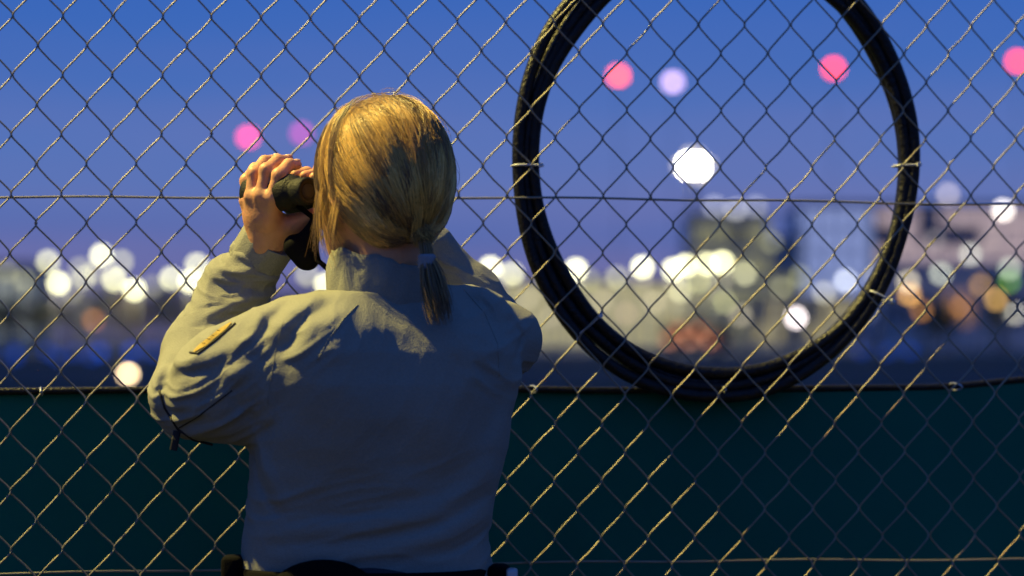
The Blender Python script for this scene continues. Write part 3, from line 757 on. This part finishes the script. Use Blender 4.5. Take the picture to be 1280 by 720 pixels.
# loose locks hanging at the side of the face
for c in range(22):
    t0 = rng.uniform(-0.025, 0.085); ub0 = np.array((-0.50+rng.normal(0, .16), 0.30+t0*5+rng.normal(0, .08), 0.72)); ue = np.array((-0.98, 0.16+t0*6, -0.12+rng.normal(0, .06)))
    L0 = rng.uniform(0.02, 0.10); sw0 = rng.normal(0, 0.010, 3); tn = tone(); rad0 = 1.075+rng.normal(0, .018); cv0 = rng.uniform(-0.01, 0.028)
    for s in range(14):
        u0 = ub0+rng.normal(0, 0.035, 3); u0 /= np.linalg.norm(u0); u1 = ue+rng.normal(0, 0.03, 3); u1 /= np.linalg.norm(u1)
        D = slerp(u0, u1, np.linspace(0, 1, 10)); P = HCh+(D*sk*(rad0+rng.normal(0, .006)))@HM
        L = L0*rng.uniform(0.6, 1.1); sw = sw0+rng.normal(0, 0.004, 3)
        E = [P[-1]+np.array((cv0*q*q+sw[0]*q, sw[1]*q, -L*q)) for q in np.linspace(0.14, 1, 7)]
        strand(np.vstack([P, E]), 0.00034, (*(np.array(tn[:3])*rng.uniform(1.1, 1.7)), 1))
for s in range(300):                        # fly-aways
    u = rng.normal(size=3); u[2] = abs(u[2])+0.2; u /= np.linalg.norm(u)
    d = rng.normal(size=3); d -= u*(d@u); d /= np.linalg.norm(d)
    q = np.linspace(0, 1, 9)[:, None]
    P = HCh+((u+q*d*0.5)/np.linalg.norm(u+q*d*0.5, axis=1)[:, None]*sk*(1.04+0.11*np.sin(np.pi*q*0.8)*rng.uniform(0.1, 1)**2))@HM
    strand(P, 0.00025, tone())
V = np.vstack(HV_); F = np.vstack(HF_); TT = np.vstack(HT_)
hm = bpy.data.meshes.new('hair'); hm.vertices.add(len(V)); hm.vertices.foreach_set('co', V.astype(np.float32).ravel())
hm.loops.add(F.size); hm.loops.foreach_set('vertex_index', F.astype(np.int32).ravel())
hm.polygons.add(len(F)); hm.polygons.foreach_set('loop_start', np.arange(0, F.size, 4, dtype=np.int32)); hm.update(calc_edges=True)
ca = hm.attributes.new('tone', 'FLOAT_COLOR', 'POINT'); ca.data.foreach_set('color', TT.astype(np.float32).ravel())
hair = link('hair', hm, M['hair'], person)
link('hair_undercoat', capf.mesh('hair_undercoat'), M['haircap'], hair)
tc_ = W(533.5, 328, 3.640)
MB().lathe([(0.0095, -0.010), (0.0125, -0.007), (0.0118, -0.003), (0.0130, 0.001), (0.0118, 0.005), (0.0125, 0.008), (0.0095, 0.011)], Matrix.Translation(Vector(tc_)), 20).build('hair_tie', M['tie'], hair, True)

# ------------------------------------------------------------------ binoculars
bino = thing('binoculars', 'black rubber binoculars held up to the eyes in both hands', 'binoculars', Vector(bx+fdir*0.2))
for axis in (LB, RB):
    o_ = Vector(axis+fdir*0.108); Mx = frame(o_, fdir)
    b_o = MB().lathe([(0.0125, 0.004), (0.016, 0), (0.0195, 0.002), (0.0195, 0.020), (0.0185, 0.022), (0.0185, 0.027), (0.0225, 0.030), (0.0255, 0.040), (0.0262, 0.075), (0.0278, 0.098), (0.0290, 0.108), (0.0294, 0.118), (0.0262, 0.119), (0.0255, 0.110)], Mx, 36).build('barrel', M['rubber'], bino, True)
    MB().lathe([(0.0255, 0.109), (0.015, 0.1115), (0.002, 0.1125)], Mx, 30).build('objective_lens', M['glass'], b_o, True)
    MB().lathe([(0.002, 0.0030), (0.010, 0.0032), (0.011, 0.0038)], Mx, 24).build('eyepiece_lens', M['seam'], b_o, True)
cb = (LB+RB)/2
MB().box((-0.011, -0.020, 0.048), (0.011, 0.020, 0.066), frame(Vector(cb+fdir*0.108), fdir), 0.003).build('hinge_bridge', M['rubber'], bino, True)
MB().lathe([(0.006, 0.060), (0.0105, 0.062), (0.0105, 0.084), (0.006, 0.086)], frame(Vector(cb+fdir*0.108+udir*0.006), fdir), 24).build('focus_wheel', M['belt'], bino, True)
# tethered lens caps hanging under the barrel, on a strap
lc = Vector(W(378, 313, 3.80))
q = Field(np.array(lc)-0.06, np.array(lc)+0.06, 0.003); q.caps([np.array(lc)+np.array((-0.010, 0, 0.006)), np.array(lc)+np.array((0.004, 0, -0.010))], [0.017, 0.017], 0.0); q.caps([np.array(lc)+np.array((0.010, 0, 0.02)), np.array(lc)+np.array((0.010, 0, -0.012))], [0.012, 0.013], 0.01)
q.caps([np.array(lc)+np.array((0.012, 0, 0.02)), np.array(lc)+np.array((0.018, 0, 0.045))], [0.010, 0.007], 0.01)
M['capblack'] = material('matt_black_plastic', (0.003, 0.003, 0.0035), 0.8, spec=0.1); link('lens_cap', q.mesh('lens_cap'), M['capblack'], bino)
MB().tube([Vector(LB+fdir*0.135-udir*0.018), Vector(W(395, 275, 3.80)), Vector(W(392, 300, 3.79)), Vector(W(398, 326, 3.775)), Vector(W(412, 338, 3.765))], 0.004, 8, ell=(1, 0.4)).build('neck_strap', M['belt'], bino, True)

# ------------------------------------------------------------------ the street lamp that lights the scene from the left
LPOS = Vector((-4.4, 4.62, 7.5))
lampo = thing('street_lamp', 'tall grey street lamp with warm yellow head rising beside the far stretch of fence', 'street lamp', (LPOS.x-1.1, LPOS.y-0.3, 0))
base = Vector((LPOS.x-1.1, LPOS.y-0.3, 0))
MB().lathe([(0.11, 0), (0.11, 0.9), (0.075, 1.0), (0.05, 7.5), (0.045, 7.8)], Matrix.Translation(base), 20).build('pole', M['steel'], lampo, True)
MB().tube([base+Vector((0, 0, 7.6)), base+Vector((0.15, 0.04, 7.83)), base+Vector((0.5, 0.13, 7.9)), LPOS+Vector((-0.2, -0.05, 0.18))], 0.03, 10).build('arm', M['steel'], lampo, True)
lhd = MB().box((-0.32, -0.14, 0.07), (0.32, 0.14, 0.20), Matrix.Translation(LPOS), 0.04).build('lamp_head', M['steel'], lampo, True)
M['lampglow'] = material('sodium_glow', (0.8, 0.6, 0.3), 0.4, emit=(1, 0.72, 0.30), estr=14)
MB().box((-0.26, -0.11, 0.045), (0.26, 0.11, 0.068), Matrix.Translation(LPOS), 0.008).build('diffuser', M['lampglow'], lhd, True)
ld = bpy.data.lights.new('lamp_light', 'SPOT'); ld.energy = 9300; ld.color = (1.0, 0.80, 0.20); ld.shadow_soft_size = 0.06; ld.spot_size = R(150); ld.spot_blend = 0.4
lo = bpy.data.objects.new('lamp_light', ld); C.objects.link(lo); lo.parent = lampo; lo.matrix_parent_inverse = Matrix.Translation(PW[lampo.name]).inverted()
lo.location = LPOS+Vector((0, 0, 0.03)); lo.rotation_euler = (Vector((-0.2, 3.8, 1.4))-LPOS).to_track_quat('-Z', 'Y').to_euler()

# ================================================================== the airfield behind
def glow(name, col, strength): return material(name, (0.03, 0.03, 0.03), 0.5, emit=col, estr=strength, spec=0.1)
G = {}
def gmat(col, val, e):                       # lens brightness for a wanted blurred brightness
    key = (tuple(col), round(val, 2), e)
    if key not in G: G[key] = glow('lamp_lens', col, val*(31.0/e)**2)
    return G[key]
M['mast'] = material('mast_paint', (0.20, 0.21, 0.22), 0.6, 0.3, 0.1, 2)
WH = srgb(250, 247, 190)
def mast_light(px, py, Y, val, col, name, label, cat, group, e=10, shape='flood', wide=1.0, mast=0.16, power=0):
    p = at(px, py, Y); r = e/2/FPX*Y
    t = thing(name, label, cat, (p.x, p.y+0.3, 0), group)
    if p.z > 1.0:
        MB().lathe([(mast*1.6, 0), (mast, 0.6), (mast*0.6, p.z-r)], Matrix.Translation(Vector((p.x, p.y+0.3, 0))), 10).build('mast', M['mast'], t, True)
    else:
        MB().lathe([(r*0.6, 0), (r*0.6, max(0.03, p.z-r))], Matrix.Translation(Vector((p.x, p.y+0.3, 0))), 10).build('stem', M['mast'], t, True)
    if shape == 'flood':
        MB().lathe([(r*0.5*wide, -r*0.5), (r*1.04, -r*0.15), (r*1.04, 0.0), (r*0.98, 0.01)], frame(p+Vector((0, 0.02, 0)), (0, -1, 0)), 16).build('lamp_housing', M['mast'], t, True)
        Ml = frame(p, (0, -1, 0)); Ml = Ml @ Matrix.Diagonal((1, wide, 1, 1))
        MB().lathe([(r, 0.015), (r*0.8, r*0.25), (r*0.4, r*0.36)], Ml, 18).build('lens', gmat(col, val/wide, e), t, True)
    else:
        MB().lathe([(r*0.4, -r*1.15), (r*0.85, -r), (r*0.85, -r*0.8)], Matrix.Translation(p), 14).build('lamp_base', M['mast'], t, True)
        MB().lathe([(r*0.75, -r*0.78), (r, -r*0.3), (r, r*0.3), (r*0.7, r*0.8), (r*0.2, r)], Matrix.Translation(p), 16).build('lens', gmat(col, val, e), t, True)
    if power:                               # a lit lamp that also lights what stands round it
        ql = bpy.data.lights.new('lamp_light', 'POINT'); ql.energy = power; ql.color = (1.0, 0.86, 0.52); ql.shadow_soft_size = 0.5
        qo = bpy.data.objects.new('lamp_light', ql); C.objects.link(qo); qo.parent = t; qo.location = Vector((p.x, p.y-r*1.5, p.z))-PW[t.name]
    return t

# red and violet lights high on masts
REDC = (1.0, 0.10, 0.14)
for (px, py, col, v_, lab) in ((310, 172, (1.0, .05, .22), 1.15, 'bright pink warning light on a tall mast beyond the trees'), (377, 167, (.50, .05, .33), 0.8, 'dim magenta warning light on a tall mast behind the binoculars'),
                          (773, 95, (1.0, .08, .03), 1.9, 'red warning light on tall mast beside the pale violet light'), (841, 103, (.78, .52, .92), 0.95, 'pale violet light on tall mast above the bright floodlight'),
                          (1042, 86, (1.0, .03, .01), 1.9, 'red warning light on tall mast framed by the coil, above the pale blue block'), (1272, 77, (1.0, .035, .015), 1.9, 'red warning light on tall mast outside the cable coil')):
    mast_light(px, py, 520, v_, col, 'obstruction_light', lab, 'warning light', 'warning lights on tall masts', e=13, shape='dome', mast=0.10)
# the brightest floodlight: a bank of lamps on one mast
p = at(867, 207, 360)
fm = thing('floodlight_mast', 'very bright bank of white floodlights on a dark mast inside the coil', 'floodlight', (p.x, p.y+0.5, 0))
MB().lathe([(0.55, 0), (0.4, p.z*0.5), (0.3, p.z+1)], Matrix.Translation(Vector((p.x, p.y+0.6, 0))), 12).build('mast', M['mast'], fm, True)
MB().box((-1.5, 0.1, -0.9), (1.5, 0.3, 0.9), Matrix.Translation(p), 0.03).build('head_frame', M['mast'], fm)
for dx in (-0.86, 0, 0.86):
    for dz in (-0.43, 0.43):
        MB().lathe([(0.40, -0.12), (0.42, 0.0), (0.36, 0.05), (0.1, 0.08)], frame(p+Vector((dx, 0, dz)), (0, -1, 0)), 14).build('lamp', gmat(srgb(255, 246, 220), 4.5, 7.6), fm, True)

for (dx, dz, q_) in ((-1.7, 0.0, .22), (1.72, 0.12, .22), (-0.5, 1.28, .2), (0.6, -1.28, .2), (0.5, 1.3, .2)):
    MB().lathe([(0.40, -0.12), (0.42, 0.0), (0.36, 0.05), (0.1, 0.08)], frame(p+Vector((dx, 0, dz)), (0, -1, 0)), 14).build('bloom_disc', gmat(srgb(255, 238, 195), q_, 7.6), fm, True)  # dim discs added round the bank to imitate its soft bloom
FL = [(60, 327, .62), (73, 354, 1.25), (104, 347, .42), (100, 336, .22), (127, 319, .95), (152, 327, .34), (143, 350, .85), (168, 362, 1.7), (214, 348, .80), (246, 331, .72), (238, 352, 1.7), (384, 343, .34), (408, 356, 1.1)]
FL += [(30, 350, .16), (8, 340, .14), (90, 366, .12), (190, 358, .14), (262, 345, .2), (118, 340, .2)]
for (x, y, v_) in FL:
    mast_light(x, y, 310+5*math.sin(x), min(v_, 1.12), WH, 'area_light', ('brilliant ' if v_ > 0.9 else 'faint ' if v_ < 0.25 else '')+'white lamp on a slim mast standing among the dark trees', 'floodlight', ('brilliant ' if v_ > 0.9 else 'faint ' if v_ < 0.25 else 'middling ')+'white lamps among the dark trees', e=10, power=1300 if v_ > 0.9 else 0)
FC = [(613, 335, 1.7, WH), (640, 342, .72, WH), (720, 337, 1.35, WH), (771, 347, .30, WH), (803, 334, 1.7, WH), (842, 337, 1.7, WH), (857, 332, 1.5, WH), (850, 364, .36, WH), (884, 330, .9, WH), (903, 328, 1.6, WH), (931, 342, .42, WH), (977, 360, .16, WH), (965, 303, .14, srgb(225, 225, 170))]
YG = srgb(240, 240, 165); CR = srgb(255, 240, 200)
FC += [(700, 368, .16, CR), (752, 376, .16, CR), (688, 396, .12, CR), (818, 378, .18, CR), (905, 378, .32, YG), (926, 394, .2, CR), (1000, 346, .15, YG), (872, 352, .40, YG), (660, 372, .16, CR), (737, 350, .16, YG)]
for (x, y, v_, c) in FC:
    mast_light(x, y, 372+6*math.sin(x), min(v_, 1.15), c, 'apron_floodlight', ('brilliant white' if v_ > 0.8 else 'faint creamy' if v_ < 0.25 else 'soft white')+' apron floodlight on a slim mast in front of the cream terminal', 'floodlight', ('brilliant' if v_ > 0.8 else 'faint' if v_ < 0.25 else 'soft')+' apron floodlights before the terminal', e=10, power=2200 if v_ > 0.8 else 0)
FR = [(1057, 351, .60, srgb(235, 240, 250)), (1176, 342, .40, srgb(240, 245, 220)), (1213, 318, .38, srgb(235, 240, 220)), (1262, 336, .34, srgb(225, 240, 210)), (1268, 392, .45, srgb(250, 245, 225)), (1185, 243, .30, srgb(250, 235, 235)), (1254, 263, .95, srgb(255, 246, 232)), (1135, 352, .45, srgb(255, 240, 205)), (920, 262, .30, srgb(235, 235, 235)), (893, 258, .25, srgb(230, 232, 240)), (945, 258, .20, srgb(230, 232, 240)), (1030, 366, .30, srgb(250, 245, 215)), (1095, 345, .18, srgb(250, 245, 225)), (1168, 300, .10, srgb(250, 235, 230)), (1236, 300, .10, srgb(250, 225, 210))]
for (x, y, v_, c) in FR:
    mast_light(x, y, 385+6*math.sin(x), v_, c, 'terminal_lamp', ('faint ' if v_ < 0.28 else 'brilliant ' if v_ > 0.8 else 'soft ')+'pale lamp on a slim mast before the tall buildings beyond the terminal', 'floodlight', ('faint ' if v_ < 0.28 else 'brilliant ' if v_ > 0.8 else 'soft ')+'pale lamps before the tall buildings', e=10)
for (x, y, v_, c, lab) in ((995, 397, 1.15, srgb(255, 240, 238), 'crisp pinkish white lamp on a low mast near the coil bottom'), (783, 392, .16, srgb(255, 225, 190), 'faint peach lamp on a low mast in front of the cream terminal'), (117, 400, .20, srgb(255, 170, 95), 'dim amber lamp on a low mast below the white lamps among trees'), (1245, 374, .40, srgb(255, 200, 110), 'amber lamp on a mast beside the green lit tree'), (1137, 368, .55, srgb(255, 190, 95), 'orange lamp on a mast at the coil edge'), (1200, 384, .16, srgb(255, 170, 95), 'dim orange lamp on a low mast before the clipped trees'), (1152, 388, .20, srgb(255, 176, 90), 'low orange lamp on a mast under the clipped trees'), (1226, 356, .22, srgb(255, 196, 110), 'pale amber lamp on a mast above the service building'), (1262, 352, .20, srgb(150, 230, 70), 'yellow green lamp on a mast within the lit green tree')):
    mast_light(x, y, 300, v_, c, 'ground_lamp', lab, 'lamp', None, e=10)
mast_light(160, 469, 98, 2.2, srgb(255, 222, 170), 'runway_light', 'brilliant warm white runway light on the grass beyond the elbow', 'runway light', None, e=11, shape='dome')
# blue taxiway edge lights
k = 0
for (Y, n, x0, x1, v_) in ((215, 14, -60, 420, .10), (150, 7, -60, 300, .045), (230, 3, 1060, 1150, .05)):
    for i in range(n):
        px = x0+(x1-x0)*(i+0.5)/n+random.uniform(-7, 7); py = HOR+(CAMZ-0.36)/Y*FPX+random.uniform(-1, 1)
        mast_light(px, py, Y, v_*random.uniform(.6, 1.4), (0.02, 0.13, 1.0), 'taxiway_light', 'small blue taxiway edge light standing low along the dark pavement', 'taxiway light', 'blue taxiway edge lights', e=10, shape='dome')

# buildings
def building(name, label, px0, px1, ptop, Y, dep, wallm, rows, cols, winm, roofm, zw=(0.2, 0.9), fill=0.75, lit=1.0, dark=None, extra=None):
    a, b = at(px0, ptop, Y), at(px1, ptop, Y); h = a.z
    t = thing(name, label, 'building', ((a.x+b.x)/2, Y, 0))
    MB().box((a.x, Y, 0), (b.x, Y+dep, h)).build('wall', wallm, t)
    MB().box((a.x-0.3, Y-0.3, h+0.004), (b.x+0.3, Y+dep+0.3, h+0.45)).build('roof', roofm, t)
    cw = (b.x-a.x)/cols; rh = h*(zw[1]-zw[0])/rows
    cache = {}
    for r_ in range(rows):
        for c in range(cols):
            x0 = a.x+cw*(c+0.5-fill/2); z0 = h*zw[0]+rh*(r_+0.14); ww, hh = cw*fill, rh*0.74
            on = random.random() < lit
            mt = winm if on else (dark or winm)
            if mt.name not in cache:
                g = MB().box((0, -0.06, 0), (ww, 0.05, hh)); cache[mt.name] = mesh('window', g.v, g.f); cache[mt.name].materials.append(mt)
                g = MB().box((-0.12, -0.10, -0.14), (ww+0.12, 0.02, -0.004)).box((ww/2-0.05, -0.09, 0.0), (ww/2+0.05, -0.062, hh)); cache['sill'] = mesh('window_frame', g.v, g.f); cache['sill'].materials.append(roofm)
            for nm, key, par in (('window', mt.name, t), ('window_frame', 'sill', None)):
                o = bpy.data.objects.new(nm, cache[key]); C.objects.link(o)
                if nm == 'window':
                    o.parent = t; o.location = Vector((x0, Y, z0))-PW[t.name]; wo = o
                else: o.parent = wo
    return t
def lit(c, s): return glow('window_fill_glow', srgb(*c), s)
wall_cream = material('cream_cladding', (0.45, 0.43, 0.34), 0.7, 0, 0.08, 0.3)
wall_grey = material('grey_cladding', (0.34, 0.35, 0.36), 0.7, 0, 0.1, 0.3)
wall_blue = material('pale_blue_cladding', (0.42, 0.46, 0.58), 0.6, 0, 0.08, 0.3)
wall_pink = material('pale_render', (0.55, 0.48, 0.46), 0.7, 0, 0.08, 0.3)
wall_mauve = material('mauve_render', (0.55, 0.48, 0.50), 0.7, 0, 0.08, 0.3)
roofm = material('roof_felt', (0.07, 0.075, 0.085), 0.8, 0, 0.2, 0.5)
darkglass = material('dark_window', (0.03, 0.035, 0.045), 0.1)
building('terminal_building', 'long low cream terminal with brightly lit windows behind the coil', 625, 868, 352, 400, 25, wall_cream, 3, 14, lit((208, 198, 146), 0.95), roofm, (0.04, 0.97), 0.82, 0.97, darkglass)
building('hangar_building', 'tall dark grey hangar block beside the cream terminal', 868, 962, 268, 420, 30, wall_grey, 4, 6, lit((150, 148, 112), 0.8), roofm, (0.03, 0.97), 0.80, 0.85, darkglass)  # glowing panes added over most of the front to lighten the dark wall
building('office_block', 'grey office block with olive lit windows between hangar and pale blue block', 958, 1004, 300, 430, 20, wall_grey, 3, 4, lit((150, 150, 110), 0.55), roofm, (0.1, 0.7), 0.6, 0.7, darkglass)
building('glass_block', 'pale blue glass fronted tower block with large lit windows', 1000, 1090, 258, 440, 25, wall_blue, 5, 5, lit((150, 166, 222), 1.0), roofm, (0.20, 0.99), 0.82, 1.0, darkglass)
building('car_park_building', 'wide pale pink building with glowing upper storey outside the coil', 1096, 1330, 258, 450, 40, wall_mauve, 3, 9, lit((215, 190, 192), 0.85), roofm, (0.60, 0.98), 0.86, 0.9, darkglass)
building('service_building', 'low grey service building with amber lit windows before the pink building', 1108, 1310, 345, 410, 14, wall_mauve, 1, 9, lit((225, 165, 95), 0.5), roofm, (0.25, 0.85), 0.6, 0.55, darkglass)
building('workshop_building', 'small low workshop with warm cream lit front at the coil', 945, 1075, 372, 395, 14, wall_cream, 2, 8, lit((200, 185, 130), 0.9), roofm, (0.1, 0.92), 0.66, 0.6, darkglass)
building('cargo_shed', 'pale grey cargo shed partly lit at the far end of the trees', -60, 40, 332, 420, 20, wall_cream, 2, 6, lit((165, 172, 168), 0.8), roofm, (0.1, 0.9), 0.7, 0.8, darkglass)
# orange airport vehicle on the apron
p = at(870, 440, 255)
veh = thing('service_truck', 'orange airport service truck parked on the apron below the terminal', 'truck', (p.x, p.y, 0))
M['orange'] = material('orange_paint', (0.65, 0.16, 0.04), 0.4, 0, 0.05, 2, emit=None)
M['tyre'] = material('tyre_rubber', (0.02, 0.02, 0.02), 0.8); M['amber'] = glow('amber_fill', (1.0, 0.42, 0.22), 1.6)
T = Matrix.Translation((p.x, p.y, 0))
MB().box((-3.2, -1.1, 0.9), (1.0, 1.1, 3.1), T, 0.08).build('box_body', M['orange'], veh); cabm = MB().box((1.1, -1.05, 0.6), (3.0, 1.05, 2.6), T, 0.2).build('cab', M['orange'], veh, False)
MB().box((1.5, -1.075, 1.55), (2.75, -1.052, 2.3), T).build('side_window', darkglass, cabm)
MB().box((-3.2, -0.95, 0.55), (2.9, 0.95, 0.88), T).build('chassis', M['tyre'], veh)
for dx in (-2.2, 2.0):
    for dy in (-0.95, 0.95): MB().lathe([(0.2, -0.16), (0.48, -0.15), (0.48, 0.15), (0.2, 0.16)], frame(Vector((p.x+dx, p.y+dy, 0.48)), (0, 1, 0)), 18).build('wheel', M['tyre'], veh, True)
for k in range(5): MB().box((-2.9+k*0.95, -1.16, 1.0+0.9*(k % 2)), (-2.3+k*0.95, -1.105, 1.5+0.9*(k % 2)), T).build('amber_fill', M['amber'], veh)  # glowing boxes added to lighten the truck's orange blur

# trees
M['bark'] = material('tree_bark', (0.05, 0.04, 0.03), 0.9)
def leaf_mat(nm, c): return material(nm, c, 0.8, 0, 0.45, 0.35, spec=0.2)
M['leaf_dark'] = leaf_mat('dark_foliage', (0.11, 0.12, 0.05)); M['leaf_brown'] = leaf_mat('olive_foliage', (0.20, 0.13, 0.05)); M['leaf_green'] = leaf_mat('lit_green_foliage', (0.10, 0.17, 0.03))
def crown_mesh(seed, nl=900):
    r_ = np.random.default_rng(seed); cl = r_.normal(0, 0.42, (12, 3)); cl[:, 2] = cl[:, 2]*0.8+0.1; v = []; f = []
    for i in range(nl):
        c = cl[r_.integers(12)]; d = r_.normal(size=3); d /= np.linalg.norm(d); q = c+d*0.36*r_.random()**0.4
        a = r_.normal(size=3); a /= np.linalg.norm(a); b = np.cross(a, r_.normal(size=3)); b /= np.linalg.norm(b)+1e-9
        s = 0.055*r_.uniform(0.6, 1.4); n = len(v); v += [q-a*s-b*s*.6, q+a*s-b*s*.6, q+a*s+b*s*.6, q-a*s+b*s*.6]; f.append((n, n+1, n+2, n+3))
    return mesh('crown', v, f)
crowns = [crown_mesh(s) for s in (3, 5, 9)]
def tree(px, pbase, Y, ht, wd, mat, label, group):
    p = at(px, pbase, Y); t = thing('tree', label, 'tree', (p.x, Y, 0), group)
    MB().tube([Vector((p.x, Y, 0)), Vector((p.x+0.1, Y, ht*0.25)), Vector((p.x-0.1, Y, ht*0.7))], [0.035*ht, 0.028*ht, 0.01*ht], 8).tube([Vector((p.x, Y, ht*0.3)), Vector((p.x+wd*0.5, Y, ht*0.62))], [0.018*ht, 0.006*ht], 6).tube([Vector((p.x, Y, ht*0.34)), Vector((p.x-wd*0.5, Y+0.3, ht*0.66))], [0.018*ht, 0.006*ht], 6).build('trunk', M['bark'], t, True)
    me = crowns[random.randrange(3)].copy(); me.materials.clear(); me.materials.append(mat)
    o = bpy.data.objects.new('crown', me); C.objects.link(o); o.parent = t; o.location = (0, 0, ht*0.60); o.scale = (wd, wd*0.8, ht*0.42); o.rotation_euler = (0, 0, random.uniform(0, 6))
for (px, h_, w_, mk) in ((-30, 7.2, 4, 'd'), (14, 6.6, 3.5, 'd'), (52, 7.6, 3.8, 'd'), (92, 7.0, 3.6, 'd'), (128, 7.7, 3.6, 'd'), (166, 6.8, 3.6, 'b'), (202, 7.6, 3.8, 'd'), (240, 7.2, 3.8, 'b'), (276, 7.7, 3.6, 'b'), (318, 7.2, 3.6, 'd'), (360, 6.9, 3.8, 'd'), (404, 7.4, 3.6, 'd'), (450, 7.2, 4, 'd'), (500, 6.8, 4, 'd'), (550, 7.2, 4, 'd'), (596, 6.6, 3.6, 'd')):
    tree(px, 425, 322+random.uniform(-6, 6), h_, w_, M['leaf_brown'] if mk == 'b' else M['leaf_dark'], 'olive brown tree in the dark row beyond the runway' if mk == 'b' else 'dark leafy tree in the row beyond the runway', 'brownish trees in the dark row' if mk == 'b' else 'dark trees beyond the runway')
for (px, h_, w_) in ((1160, 6.5, 2.8), (1184, 6.2, 2.6)): tree(px, 425, 352, h_, w_, M['leaf_dark'], 'dark clipped tree between the orange lamps outside the coil', 'clipped trees between orange lamps')
tree(1250, 425, 352, 9.0, 2.8, M['leaf_green'], 'bright green lamp-lit tree beside the amber lamp', None)
